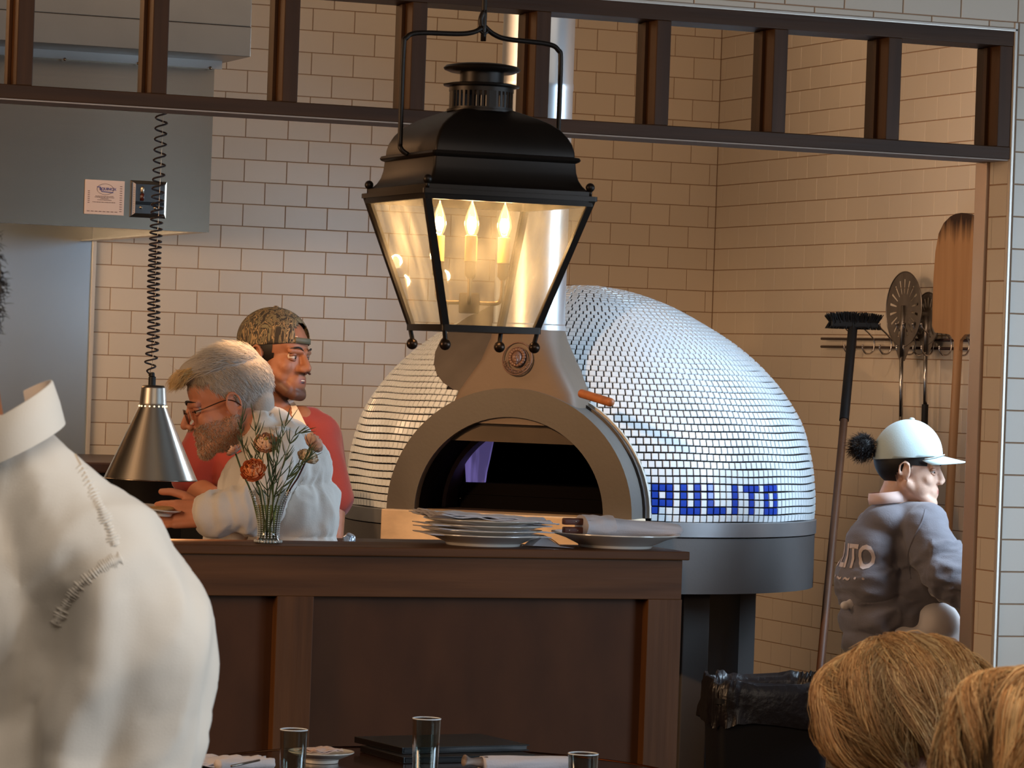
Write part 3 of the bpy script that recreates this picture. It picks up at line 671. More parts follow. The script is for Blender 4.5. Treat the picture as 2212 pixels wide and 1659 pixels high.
for i in range(4):
    a, b = cs[i], cs[(i+1) % 4]; mb = MB()
    v = [cpnt(a[0], a[1], .02), cpnt(b[0], b[1], .02), cpnt(b[0], b[1], .99), cpnt(a[0], a[1], .99)]; c = Vector((LX, LY, 0))
    v = [p+(Vector((c.x, c.y, p.z))-p)*.02 for p in v]; mb.add(v, [(0, 1, 2, 3)]); obj('glass_pane', mb, gm, la)
# candelabra
CANM = mat('wax_sleeve', hexc(236, 190, 110), .45, sss=.3); BRC = BRONZE
BULB = bpy.data.materials.new('lit_bulb'); BULB.use_nodes = True; b_ = BULB.node_tree.nodes['Principled BSDF']; b_.inputs['Emission Color'].default_value = (1, .72, .36, 1); b_.inputs['Emission Strength'].default_value = 26; b_.inputs['Base Color'].default_value = (1, .8, .5, 1)
BG = bpy.data.materials.new('bulb_glass'); BG.use_nodes = True; nt = BG.node_tree; nt.nodes.clear(); N = nt.nodes; o_ = N.new('ShaderNodeOutputMaterial'); t_ = N.new('ShaderNodeBsdfTransparent'); g_ = N.new('ShaderNodeBsdfGlossy'); g_.inputs['Roughness'].default_value = .05; e_ = N.new('ShaderNodeEmission'); e_.inputs[0].default_value = (1, .68, .3, 1); e_.inputs[1].default_value = 3.2; a_ = N.new('ShaderNodeAddShader'); x_ = N.new('ShaderNodeMixShader'); lw = N.new('ShaderNodeLayerWeight'); lw.inputs[0].default_value = .3
x2 = N.new('ShaderNodeMixShader'); x2.inputs[0].default_value = .4; nt.links.new(t_.outputs[0], x2.inputs[1]); nt.links.new(e_.outputs[0], x2.inputs[2]); nt.links.new(lw.outputs['Fresnel'], x_.inputs[0]); nt.links.new(x2.outputs[0], x_.inputs[1]); nt.links.new(g_.outputs[0], x_.inputs[2]); nt.links.new(x_.outputs[0], o_.inputs[0])
cz = Vector((LX-.010, LY, lz(655))); r2 = Vector((math.cos(.375), -math.sin(.375), 0)); f2 = Vector((-math.sin(.375), -math.cos(.375), 0))
obj('hub', MB().bbox((-.019, -.019, -.02), (.019, .019, .018), .003, Matrix.Translation(cz) @ Matrix.Rotation(-.375, 4, 'Z')), BRC, la, smooth=True, angle=40)
fl_prof = [(.0065, 0), (.0105, .006), (.0135, .016), (.014, .022), (.012, .034), (.008, .046), (.0035, .057), (.001, .064)]
for d_, ln in ((-r2, .061), (r2, .061), (f2, .05), (-f2, .05)):
    p1 = cz+d_*ln; top = Vector((p1.x, p1.y, lz(600)+(.0 if d_ is not f2 else -.0)))
    ar = obj('candle_arm', MB().tube(spline([cz+d_*.015, cz+d_*(ln-.012), cz+d_*(ln-.002)+Vector((0, 0, .008)), Vector((p1.x, p1.y, cz.z+.025)), top], 6), .0042, 10), BRC, la, smooth=True)
    MT = Matrix.Translation(top)
    obj('socket_cup', MB().lathe([(.005, -.004), (.008, 0), (.0105, .003), (.0105, .024), (.0125, .028), (.010, .029)], 20, MT), BRC, ar, smooth=True, angle=40)
    obj('candle_sleeve', MB().lathe([(.0112, .026), (.0112, .076), (.006, .077)], 20, MT), CANM, ar, smooth=True, angle=40)
    obj('bulb', MB().lathe([(r, z+.077) for r, z in fl_prof], 20, MT), BG, ar, smooth=True)
    fo_ = obj('filament_glow', MB().ball((0, 0, .098), (.0075, .0075, .014), 12, 10, ), BULB, ar, smooth=True, M=MT)
    light('candle_bulb_light', 'POINT', top+Vector((0, 0, .1)), 5.0, (1, .62, .28), size=(.012,))
# hanger bail and ceiling rod
bz = lambda y: lz(y)
hx = .158
bail = spline([(LX-hx+.012, LY-.01, bz(343)), (LX-hx, LY-.005, bz(330)), (LX-hx, LY, bz(300)), (LX-hx, LY, bz(120)), (LX-hx+.006, LY, bz(92)), (LX-hx+.03, LY, bz(80)), (LX-.05, LY, bz(76)), (LX-.02, LY, bz(70)), (LX-.004, LY, bz(60))], 6)
bail2 = spline([(LX+hx-.012, LY, bz(340)), (LX+hx, LY, bz(320)), (LX+hx, LY, bz(300)), (LX+hx, LY, bz(125)), (LX+hx-.006, LY, bz(96)), (LX+hx-.03, LY, bz(84)), (LX+.05, LY, bz(80)), (LX+.022, LY, bz(72)), (LX+.004, LY, bz(58)), (LX-.002, LY, bz(48))], 6)
obj('hanger_bail', MB().tube(bail, .0048, 10), BLACKM, la, smooth=True); obj('hanger_bail', MB().tube(bail2, .0048, 10), BLACKM, la, smooth=True)
obj('hook_ring', MB().tube([(LX+.008*math.cos(a*PI/8), LY+.003*math.sin(a*PI/8), bz(62)+.008*math.sin(a*PI/8)) for a in range(16)], .003, 8, closed=True), BLACKM, la, smooth=True)
obj('ceiling_rod', MB().tube(spline([(LX-.004, LY, bz(56)), (LX-.006, LY, bz(40)), (LX, LY, bz(20)), (LX, LY, bz(0)), (LX, LY, 3.15)], 6), .0052, 10), BLACKM, la, smooth=True)
# ================================================================ HEAT LAMP
HD = 8.2; hc = at(325, 1035, D=HD); SH = HD/7668
hl = empty('heat_lamp', hc, 'conical brushed steel heat lamp on a coiled dark cord at left', 'lamp')
HMt = Matrix.Translation((hc.x, hc.y, hc.z))
CONE = mat('spun_aluminium', (.74, .68, .6, 1), .27, 1, var=.1, vscale=3)
CONEI = mat('lamp_inside', hexc(240, 214, 180), .4)
obj('lamp_shade', MB().lathe([(.1075, 0), (.107, .002), (.030, .172), (.0295, .175)], 64, HMt, cap=False), CONE, hl, smooth=True, angle=50)
obj('shade_lining', MB().lathe([(.1055, .001), (.0285, .172)], 48, HMt, cap=False), CONEI, hl, smooth=True)
obj('rim_bead', MB().tube([hc+Vector((.1075*math.cos(a*PI/32), .1075*math.sin(a*PI/32), 0)) for a in range(64)], .0016, 6, closed=True), STEEL, hl, smooth=True)
HOL = emis('vent_glow', (1, .82, .5, 1), 1.6)
for k in range(18):
    a = 2*PI*k/18; d = Vector((math.cos(a), math.sin(a), 0)); obj('vent_hole', MB().ball(hc+d*.0318+Vector((0, 0, .1685)), (.0022, .0022, .0022), 8, 6), HOL, hl, smooth=True)
obj('neck_cap', MB().lathe([(.0325, .173), (.0315, .176), (.0285, .21), (.0275, .213), (.024, .2165), (.002, .2175)], 40, HMt), mat('satin_aluminium', (.62, .58, .52, 1), .34, 1), hl, smooth=True, angle=50)
obj('cord_grip', MB().lathe([(.0085, .216), (.0085, .236), (.006, .238), (.005, .246), (.002, .247)], 16, HMt @ Matrix.Translation((-.004, 0, 0))), BLACK, hl, smooth=True, angle=40)
sw = at(349, 851, D=HD-.005); obj('switch', MB().tube([sw+Vector((-.004, 0, 0)), sw+Vector((.003, 0, 0)), sw+Vector((.0065, 0, .004))], .0014, 8).ball(sw+Vector((-.003, 0, 0)), .004, 10, 8), BLACK, hl, smooth=True)
obj('lamp_bulb', MB().ball(hc+Vector((0, 0, .075)), (.032, .032, .04), 20, 14), emis('heat_bulb_glow', (1, .42, .12, 1), 5), hl, smooth=True)
light('heat_lamp_light', 'SPOT', hc+Vector((0, 0, .03)), 30, (1, .50, .2), target=hc+Vector((0, 0, -1)), size=(.03,), spot=130, blend=.5)
# coiled cord
def cax(t): return at(322+(349-322)*min(1, t*1.02)+5*math.sin(PI*min(t*3, 1)), 812+(245-812)*t, D=HD)
turns = []; y = 0
N_ = 1400; ys = np.linspace(0, 1, N_); pitch = 11+12*np.clip((ys-.45)/.4, 0, 1)**1.1+9*np.clip((.12-ys)/.12, 0, 1)+3*np.clip((.42-ys)/.3, 0, 1)
ph = np.cumsum(2*PI*567/N_/pitch); pts = []; amp = .0135
for t_, p_ in zip(ys, ph):
    c = cax(t_); A = amp*min(1, t_*25); pts.append(c+Vector((math.cos(p_)*A, math.sin(p_)*A, 0)))
top_c = cax(1)
pts += [Vector((top_c.x, top_c.y, z)) for z in np.linspace(top_c.z+.01, 3.15, 20)]
obj('coiled_cord', MB().tube(pts, .0022, 6), mat('dark_cord', hexc(46, 36, 38), .35), hl, smooth=True)
obj('support_wire', MB().tube([cax(0)]+[cax(t)+Vector((.004, 0, 0)) for t in np.linspace(.05, 1, 10)]+[Vector((top_c.x+.004, top_c.y, 3.15))], .0006, 6), STEEL, hl, smooth=True)
# ================================================================ TOOLS ON THE RIGHT WALL
RKX = 5.50
rk = empty('hook_rack', at(1980, 745, X=RKX), 'steel wire rack of double hooks on the right tiled wall', 'hook rack')
CHR = mat('chrome_hook', (.62, .56, .52, 1), .2, 1); RBAR = mat('dark_rack_bar', hexc(70, 50, 46), .35, .6)
zA, zB2 = at(1980, 734, X=RKX).z, at(1980, 752, X=RKX).z
for z in (zA, zB2): obj('rack_bar', MB().tube([(RKX-.008, 9.86, z), (RKX-.008, 10.95, z)], .0045, 8), RBAR, rk, smooth=True)
hookp = spline([(-.052, 0, .050), (-.046, 0, .036), (-.022, 0, .016), (-.006, 0, -.004), (-.006, 0, -.03), (-.016, 0, -.046), (-.034, 0, -.048), (-.047, 0, -.034), (-.048, 0, -.022)], 5)
for px in (1853, 1893, 1930, 1967, 1982, 2003, 2021, 2060, 2098):
    p = at(px, 736, X=RKX-.012); base = Vector((RKX-.014, p.y, zA-.001))
    obj('double_hook', MB().tube([base+Vector(h) for h in hookp], .0030, 8).ball(base+Vector(hookp[0]), .0048, 10, 8).ball(base+Vector(hookp[-1]), .0045, 10, 8), CHR, rk, smooth=True)
SLOT = Matrix.Identity(4)
def disc_peel(name, cpx, cpy, r, hx_px, hx_py, label, grip=False, xo=0):
    X = RKX-.060-xo; c = at(cpx, cpy, X=X); t = empty(name, c, label, 'pizza peel')
    m = mat(name+'_metal', (.30, .26, .23, 1), .38, 1, var=.35, vscale=18, vstretch=(1, 1, .6))
    # perforated disc: radial slots as real openings
    n = 18; mb = MB(); vs = []; fs = []; S = n*8; radii = [0, .22*r, .42*r, .80*r, .93*r, r]
    th = .0011
    for side in (0, 1):
        for ri in radii:
            for k in range(S):
                a = 2*PI*k/S; vs.append((X-th*side, c.y+ri*math.cos(a), c.z+ri*math.sin(a)))
    R_ = len(radii); off = R_*S
    for i in range(R_-1):
        for k in range(S):
            k2 = (k+1) % S; hole = i == 2 and (k % 8) in (3, 4)
            if hole: continue
            fs.append((i*S+k, (i+1)*S+k, (i+1)*S+k2, i*S+k2)); fs.append((off+i*S+k, off+i*S+k2, off+(i+1)*S+k2, off+(i+1)*S+k))
    mb.add(vs, fs); obj('peel_disc', mb, m, t, angle=40)
    rim = [Vector((X-.001, c.y+r*math.cos(a*PI/24), c.z+r*math.sin(a*PI/24))) for a in range(48)]
    obj('disc_rim', MB().tube(rim, .0022, 6, closed=True), m, t, smooth=True)
    e = at(hx_px, hx_py, X=X-.004); zt = c.z-r*.2; top = Vector((X-.004, c.y, c.z+.0))
    # tapering shoulder
    obj('shoulder', MB().prism([(c.y-r*.62, c.z-r*.74), (c.y+r*.62, c.z-r*.74), (c.y+.016, c.z-r*1.38), (c.y-.016, c.z-r*1.38)], X-.002, X, 0), m, t)
    obj('neck_rib', MB().tube([(X-.004, c.y, c.z+r*.1), (X-.004, c.y, c.z-r*1.3)], .007, 10), m, t, smooth=True)
    hb = Vector((X-.004, c.y, c.z-r*1.25)); low = Vector((X-.004, e.y+(e.y-c.y)*.1, e.z))
    obj('handle', MB().tube([hb, low], .0068, 12), mat(name+'_tube', (.55, .52, .5, 1), .25, 1), t, smooth=True)
    if grip: obj('grip', MB().tube([low+Vector((0, 0, .01)), low+Vector((0, 0, -.16))], .011, 12), BLACK, t, smooth=True, angle=40)
    else: obj('handle_end', MB().tube([low, low+Vector((0, 0, -.45))], .0068, 12), bpy.data.materials[name+'_tube'], t, smooth=True)
disc_peel('turning_peel', 1953, 668, .122, 1946, 900, 'large round slotted metal pizza peel hanging on the hook rack')
disc_peel('small_turning_peel', 2004, 688, .084, 1998, 880, 'smaller round slotted metal peel behind the wooden peel, black grip', True, -.02)
wp = empty('wooden_peel', at(2070, 600, X=5.42), 'tall wooden pizza peel with scorched rounded top and long handle', 'pizza peel')
pm, pnt, pb_ = _mat('peel_wood'); NN = pnt.nodes; LL = pnt.links
tc_ = NN.new('ShaderNodeTexCoord'); mp_ = NN.new('ShaderNodeMapping'); mp_.inputs['Scale'].default_value = (1, 1, .06); LL.new(tc_.outputs['Object'], mp_.inputs[0]); nn_ = NN.new('ShaderNodeTexNoise'); nn_.inputs['Scale'].default_value = 38; nn_.inputs['Detail'].default_value = 5; LL.new(mp_.outputs[0], nn_.inputs[0])
mxp = NN.new('ShaderNodeMix'); mxp.data_type = 'RGBA'; mxp.inputs[6].default_value = hexc(190, 146, 102); mxp.inputs[7].default_value = hexc(152, 104, 62); LL.new(nn_.outputs['Fac'], mxp.inputs[0])
sx_ = NN.new('ShaderNodeSeparateXYZ'); LL.new(tc_.outputs['Object'], sx_.inputs[0]); zt_ = at(2075, 462, X=5.42).z
ad = NN.new('ShaderNodeMath'); ad.operation = 'MULTIPLY_ADD'; ad.inputs[1].default_value = .16; LL.new(nn_.outputs['Fac'], ad.inputs[0]); LL.new(sx_.outputs[2], ad.inputs[2])
mrp = NN.new('ShaderNodeMapRange'); mrp.inputs[1].default_value = zt_-.005; mrp.inputs[2].default_value = zt_+.06; LL.new(ad.outputs[0], mrp.inputs[0])
mx2 = NN.new('ShaderNodeMix'); mx2.data_type = 'RGBA'; LL.new(mrp.outputs[0], mx2.inputs[0]); LL.new(mxp.outputs[2], mx2.inputs[6]); mx2.inputs[7].default_value = hexc(48, 26, 14); LL.new(mx2.outputs[2], pb_.inputs['Base Color']); pb_.inputs['Roughness'].default_value = .55
pcY = at(2070, 700, X=5.42).y; PZ = at(2070, 700, X=5.42).z; pt_ = []
ol = [(2017, 705), (2018, 660), (2020, 600), (2024, 545), (2031, 505), (2042, 482), (2056, 468), (2068, 462), (2080, 460)]
half = []
for x, y in ol:
    w = at(x, y, X=5.42); half.append((w.y, w.z))
cy_ = at(2080, 461, X=5.42).y; left = half; right = [(2*cy_-a, b) for a, b in reversed(half[:-1])]
nk = at(2068, 735, X=5.42).z; zb_ = at(2030, 722, X=5.42).z
poly = [(cy_+.016, nk-.03), (cy_+.02, nk), (cy_+.05, zb_), (left[0][0]-.02, zb_+.005)]+left+right+[(right[-1][0]+.02, zb_+.005), (cy_-.05, zb_), (cy_-.02, nk), (cy_-.016, nk-.03)]
obj('peel_blade', MB().prism(poly, 5.414, 5.426, 0), pm, wp)
hb = Vector((5.42, cy_, nk-.02)); he = at(2046, 1178, X=5.40); he = hb+(he-hb)*1.9
obj('peel_handle', MB().tube([hb, he], [.0145, .0135], 12), pm, wp, smooth=True, angle=40)
# broom
b0 = at(1843, 700, D=11.25); b1 = at(1774, 1425, D=10.55); b2 = b1+(b1-b0)*((b1.z-.015)/(b0.z-b1.z))
bro = empty('push_broom', Vector((b2.x, b2.y, 0)), 'upturned push broom with black bristle head leaning by the oven', 'broom')
obj('broom_handle', MB().tube([b0+(b1-b0)*.25, b2], .0125, 12), mat('broom_wood', hexc(104, 66, 42), .5, var=.3, vscale=20, vstretch=(1, 1, .1)), bro, smooth=True, angle=40)
obj('handle_sleeve', MB().tube([b0, b0+(b1-b0)*.30], .0155, 12), BLACK, bro, smooth=True, angle=40)
BM = Matrix.Translation(b0) @ Matrix.Rotation(-.38, 4, 'Z')
obj('broom_block', MB().bbox((-.072, -.022, -.012), (.078, .022, .012), .005, BM), BLACK, bro)
mb = MB()
for i in range(520):
    x = random.uniform(-.084, .088); y_ = random.uniform(-.024, .024); l = random.uniform(.018, .034)*(1-.25*abs(x/.09)**3)
    p = BM @ Vector((x*.88, y_, .006)); e = BM @ Vector((x*1.03+random.uniform(-.004, .004), y_*1.3, .006+l)); mb.tube([p, e], [.002, .0012], 4)
for i in range(260):
    x = random.uniform(-.084, .088); p = BM @ Vector((x*.9, random.uniform(-.024, .024), .005)); e = BM @ Vector((x*1.05, random.uniform(-.03, .03), -.016)); mb.tube([p, e], [.002, .0012], 4)
obj('bristles', mb, BLACK, bro, kind='stuff')
# ================================================================ BIN
tx = at(1650, 1500, Y=8.85); bn = empty('waste_bin', (tx.x, 8.85, 0), 'black waste bin with crumpled black liner beside the oven leg', 'bin')
bw = .205
def rrect(hx_, hy_, r, n=6):
    out = []
    for q_, (sx, sy) in enumerate(((1, 1), (-1, 1), (-1, -1), (1, -1))):
        for i in range(n): a = PI/2*q_+PI/2*i/(n-1); out.append((sx*(hx_-r)+r*math.cos(a), sy*(hy_-r)+r*math.sin(a)))
    return out
def rloft(secs, seg=24, fn=None):
    mb = MB(); vs = []; fs = []
    for (hx_, hy_, z) in secs:
        for i, (x, y) in enumerate(rrect(hx_, hy_, .03)): 
            v = Vector((x, y, z)); vs.append(fn(v) if fn else v)
    s = len(rrect(.1, .1, .03))
    for i in range(len(secs)-1):
        for k in range(s): fs.append((i*s+k, i*s+(k+1) % s, (i+1)*s+(k+1) % s, (i+1)*s+k))
    mb.add(vs, fs); return mb
BT = Matrix.Translation((tx.x+.01, 8.85, 0)) @ Matrix.Rotation(-.30, 4, 'Z') @ Matrix.Diagonal((.86, .86, 1.0, 1))
BIN = mat('black_plastic', hexc(26, 24, 27), .5); LIN = mat('black_liner', hexc(34, 28, 28), .33, coat=.1, bump=.6, bscale=45)
obj('bin_body', rloft([(.0, .0, .002), (.15, .13, .002), (.185, .165, .60), (.192, .172, .605), (.192, .172, .62), (.182, .162, .62), (.15, .13, .05), (0, 0, .05)]), BIN, bn, smooth=True, angle=35, M=BT)
vs = []; fs = []; S = 160; rows = [(1.06, .545), (1.065, .575), (1.05, .61), (1.04, .64), (1.0, .665), (.97, .668), (.93, .64), (.90, .58), (.86, .5)]
for j, (sc, z) in enumerate(rows):
    for k in range(S):
        a = 2*PI*k/S; c, s_ = math.cos(a), math.sin(a); x = .192*sc*math.copysign(abs(c)**.35, c); y = .172*sc*math.copysign(abs(s_)**.35, s_)
        nzv = noise.noise(Vector((a*3.2, z*16+a*.9, 3)))+.9*noise.noise(Vector((a*9, z*30-a*2, 7)))+.5*abs(noise.noise(Vector((a*17, z*50+a*5, 2)))); k_ = 1+.045*nzv*(1 if j > 0 else 1.3); vs.append((x*k_, y*k_, z+.022*noise.noise(Vector((a*2.5, j*.3, 1)))+.008*noise.noise(Vector((a*11, j, 2)))))
for j in range(len(rows)-1):
    for k in range(S): fs.append((j*S+k, j*S+(k+1) % S, (j+1)*S+(k+1) % S, (j+1)*S+k))
mb = MB(); mb.add(vs, fs); obj('bin_liner', mb, LIN, bn, smooth=True, M=BT, label='crumpled glossy black bin liner')
# ================================================================ PEOPLE
def organic(mb, voxel, it=4, fac=.5):
    me = mb.mesh('tmp'); fixn_islands(me); o = bpy.data.objects.new('tmp', me); COL.objects.link(o)
    r = o.modifiers.new('r', 'REMESH'); r.mode = 'VOXEL'; r.voxel_size = voxel; r.adaptivity = 0
    if it: s = o.modifiers.new('s', 'SMOOTH'); s.factor = fac; s.iterations = it
    bpy.context.view_layer.update(); dg = bpy.context.evaluated_depsgraph_get()
    out = bpy.data.meshes.new_from_object(o.evaluated_get(dg)); bpy.data.objects.remove(o); bpy.data.meshes.remove(me)
    out.polygons.foreach_set('use_smooth', [True]*len(out.polygons)); return out
def fixn_islands(me):
    bm = bmesh.new(); bm.from_mesh(me); bmesh.ops.recalc_face_normals(bm, faces=bm.faces); bm.to_mesh(me); bm.free()
def verts(me):
    a = np.empty(len(me.vertices)*3); me.vertices.foreach_get('co', a); return a.reshape(-1, 3)
def normals(me):
    a = np.empty(len(me.vertices)*3); me.vertices.foreach_get('normal', a); return a.reshape(-1, 3)
def setv(me, a): me.vertices.foreach_set('co', a.ravel()); me.update()
def displace(me, fn):
    v = verts(me); n = normals(me); d = np.array([fn(Vector(p)) for p in v]); setv(me, v+n*d[:, None])
def paint(me, cols):
    ca = me.color_attributes.new('Col', 'FLOAT_COLOR', 'POINT'); ca.data.foreach_set('color', np.concatenate([cols, np.ones((len(cols), 1))], 1).ravel())
def xf(me, M):
    me.transform(M)
def sm(a, b, x): t = np.clip((x-a)/(b-a), 0, 1); return t*t*(3-2*t)
def headprims(mb, s=1.0, nose=1.0, jaw=1.0, ears=True, mouth_open=0):
    """local frame: +y face, +x person's right, +z up, origin between the eyes' height and skull centre"""
    S = lambda *a: tuple(c*s for c in a)
    mb.ball(S(0, -.014, .038), S(.077, .098, .084), 28, 20)
    mb.ball(S(0, .028, -.030), S(.063, .060, .080), 24, 18)
    mb.ball(S(0, .045, .040), S(.060, .040, .045), 20, 14)
    for sx in (-1, 1):
        mb.caps(S(sx*.056*jaw, .0, -.045), .020*s, S(sx*.030*jaw, .066, -.092), .018*s)
        mb.ball(S(sx*.040, .058, -.026), S(.024, .022, .024), 14, 10); mb.ball(S(sx*.040, .036, -.050), S(.026, .034, .036), 14, 10)
        mb.caps(S(sx*.010, .087, .018), .008*s, S(sx*.046, .074, .017), .008*s)
        mb.ball(S(sx*.0115*nose, .100, -.034), S(.0078, .009, .0075), 10, 8)
        if ears:
            mb.ball(S(sx*.078, -.006, -.008), S(.006, .014, .026), 14, 12); mb.tube([(sx*.083*s+sx*.002*s*math.sin(a), (-.012+.017*math.cos(a))*s, (-.002+.026*math.sin(a))*s) for a in np.linspace(-.9, 4.0, 12)], .0038*s, 8)
    mb.caps(S(-.018, .078, -.100), .017*s, S(.018, .078, -.100), .017*s)
    mb.caps(S(0, .086, .012), .008*s, S(0, .106*nose, -.026), .0112*s)
    if mouth_open:
        mb.caps(S(-.017, .084, -.053), .0075*s, S(.017, .084, -.053), .0075*s); mb.caps(S(-.014, .080, -.078), .0085*s, S(.014, .080, -.078), .0085*s)
    else:
        mb.caps(S(-.016, .083, -.056), .0085*s, S(.016, .083, -.056), .0085*s); mb.caps(S(-.013, .082, -.070), .009*s, S(.013, .082, -.070), .009*s)
    mb.ball(S(0, .070, -.066), S(.038, .026, .034), 16, 12)
def hand(mb, M, side=1, curl=(.5, .6, .7, .8), thumb=(.5, .3), s=1.0, spread=.08):
    """palm along +x (fingers), thumb towards +y*side, back of the hand +z; wrist at origin"""
    T = lambda *a: M @ Vector((a[0]*s, a[1]*s*side, a[2]*s))
    mb.caps(T(-.03, 0, 0), .024*s, T(.02, 0, 0), .024*s)
    for y in (-.026, -.009, .009, .024): mb.caps(T(.015, y*.8, 0), .0145*s, T(.082, y*1.08, .001), .0115*s)
    mb.caps(T(.02, .022, -.008), .016*s, T(.055, .034, -.012), .013*s)
    for i, (y, L, r) in enumerate(((.026, .072, .0092), (.009, .080, .0095), (-.009, .075, .0090), (-.026, .060, .0080))):
        p = Vector((.086, y*1.05, 0)); a = 0; yaw = (y/.026)*spread; c = curl[i]
        for j, f in enumerate((.46, .31, .23)):
            a += c*(.75 if j == 0 else 1.0); q_ = p+Vector((math.cos(a)*math.cos(yaw), math.sin(yaw), -math.sin(a)))*L*f
            mb.caps(T(*p), r*s*(1-.08*j), T(*q_), r*s*(.93-.08*j)); p = q_
    p = Vector((.030, .030, -.010)); a = thumb[0]; b = thumb[1]
    for j, L in enumerate((.042, .034, .027)):
        q_ = p+Vector((math.cos(a), math.sin(a), -math.sin(b)))*L; mb.caps(T(*p), (.0125-.001*j)*s, T(*q_), (.0115-.001*j)*s); p = q_; a -= thumb[0]*.42; b += .08
def folds(v, sc=1.0, amp=.006, ax=(1, 1, 1), seed=0):
    p = Vector((v.x*ax[0], v.y*ax[1], v.z*ax[2]))*sc+Vector((seed, seed*2, -seed)); q_ = p+Vector((noise.noise(p*.8), noise.noise(p*.8+Vector((5, 0, 0))), 0))*.8
    return amp*(1-2*abs(noise.noise(q_)))*.8+amp*.45*(1-2*abs(noise.noise(q_*2.3)))
def eyes(parent, H, s, dark=(.02, .012, .008, 1), look=(0, 0), y=.0675):
    EW = bpy.data.materials.get('eye_white') or mat('eye_white', hexc(176, 162, 152), .4); EI = bpy.data.materials.get('eye_iris') or mat('eye_iris', dark, .15)
    for sx in (-1, 1):
        c = Vector((sx*.031*s, y*s, .001*s)); e = obj('eye', MB().ball(c, .0125*s, 16, 12), EW, parent, smooth=True, M=H)
        g = Vector((look[0], 1, look[1])).normalized(); obj('iris', MB().ball(c+g*.0085*s, .0066*s, 12, 8), EI, e, smooth=True, M=H)
        LM_ = parent.get('_lid') and bpy.data.materials[parent['_lid']]
        if LM_:
            for zz, rr in ((.0072, .0050), (-.0086, .0036)): obj('eyelid', MB().tube([c+Vector((.0125*math.sin(t_), .0115*math.cos(t_)-.0005, zz/.0125*.0125-(.004 if zz > 0 else -.003)*(math.sin(t_))**2))*1.0 for t_ in np.linspace(-1.35, 1.35, 11)], [rr*s*(.5+.5*math.cos(t_)) for t_ in np.linspace(-1.2, 1.2, 11)], 8), LM_, parent, smooth=True, M=H)
        obj('brow', MB().tube(spline([Vector((sx*.012, .094, .021))*s, Vector((sx*.030, .091, .028))*s, Vector((sx*.050, .074, .022))*s], 5), [.0014*s]*3+[.0024*s]*5+[.0012*s]*3, 8), bpy.data.materials['hair_dark'] if parent.name != 'x' else None, parent, smooth=True, M=H)
def strands(paths, r=.0006, seg=3, taper=True, cols=None):
    mb = MB(); cc = []
    for i, p in enumerate(paths):
        n = len(p); rs = [r*(1 if not taper else (1-.75*(k/(n-1))**2)) for k in range(n)]; b = len(mb.v); mb.tube(p, rs, seg)
        if cols is not None: cc += [cols[i]]*(len(mb.v)-b)
    return mb, cc
def hairobj(name, paths, r, m, parent, cols, label=None):
    mb, cc = strands(paths, r, cols=cols); me = mb.mesh(name, True); paint(me, np.array(cc)); me.materials.append(m); o = bpy.data.objects.new(name, me); link(o, parent); o['kind'] = 'stuff'
    if label: o['label'] = label
    return o
HAIRD = mat('hair_dark', hexc(24, 17, 14), .5); 
HAIRA = mat('hair_strand', (1, 1, 1, 1), .42, attr='Col', spec=.4)
SKINV = mat('skin_painted', (1, 1, 1, 1), .5, attr='Col', sss=.05, bump=.12, bscale=420, spec=.35)
def lin(r, g, b): return np.array(hexc(r, g, b)[:3])
def shoot(bvh, M, pts, dirn, lift=.001):
    out = []
    for p in pts:
        h = bvh.ray_cast(Vector(p), Vector(dirn)); out.append((h[0]+h[1]*lift) if h[0] is not None else None)
    return out
from mathutils.bvhtree import BVHTree
def bvh_of(me):
    return BVHTree.FromPolygons([v.co[:] for v in me.vertices], [p.vertices[:] for p in me.polygons])
def px_shoot(bvh, px, py, lift=.001, D=0):
    d = ray(px, py).normalized(); hs_ = [b.ray_cast(CAM+d*D, d) for b in (bvh if isinstance(bvh, (list, tuple)) else [bvh])]; hs_ = [h for h in hs_ if h[0] is not None]
    return (min(hs_, key=lambda h: h[3])[0]-d*lift) if hs_ else None
def ribbon(name, bvh, pxs, w, m, parent, lift=.002, thick=.002, label=None, n=8):
    """band lying on a garment: centre line given as pixels, width in metres"""
    sp_ = spline([Vector((x, y, 0)) for x, y in pxs], n); P_ = [px_shoot(bvh, p.x, p.y, lift) for p in sp_]; P_ = [p for p in P_ if p is not None]
    mb = MB(); vs = []; fs = []
    for i, p in enumerate(P_):
        t = (P_[min(i+1, len(P_)-1)]-P_[max(i-1, 0)]).normalized(); d = (p-CAM).normalized(); sd = t.cross(d).normalized()
        vs += [p-sd*w/2, p+sd*w/2, p+sd*w/2+d*thick, p-sd*w/2+d*thick]
    for i in range(len(P_)-1):
        a = 4*i; b = a+4; fs += [(a, a+1, b+1, b), (a+1, a+2, b+2, b+1), (a+2, a+3, b+3, b+2), (a+3, a, b, b+3)]
    mb.add(vs, fs); return obj(name, mb, m, parent, smooth=True, angle=40, label=label)
def PB(mb, D, x, y, r, dD=0, D2=None):
    """ellipsoid blob at pixel x,y; r = px radius or (rx, depth, rz) in px"""
    d = D+dD; s_ = d/7668; c = at(x, y, D=d); r = (r, r, r) if not hasattr(r, '__len__') else r
    a = math.atan2(c.x, c.y); mb.ball(c, (r[0]*s_, r[1]*s_, r[2]*s_), 24, 16, M=Matrix.Rotation(-a, 3, 'Z'))
def PCp(mb, D, x0, y0, r0, x1, y1, r1, d0=0, d1=0):
    mb.caps(at(x0, y0, D=D+d0), r0*(D+d0)/7668, at(x1, y1, D=D+d1), r1*(D+d1)/7668, 18)
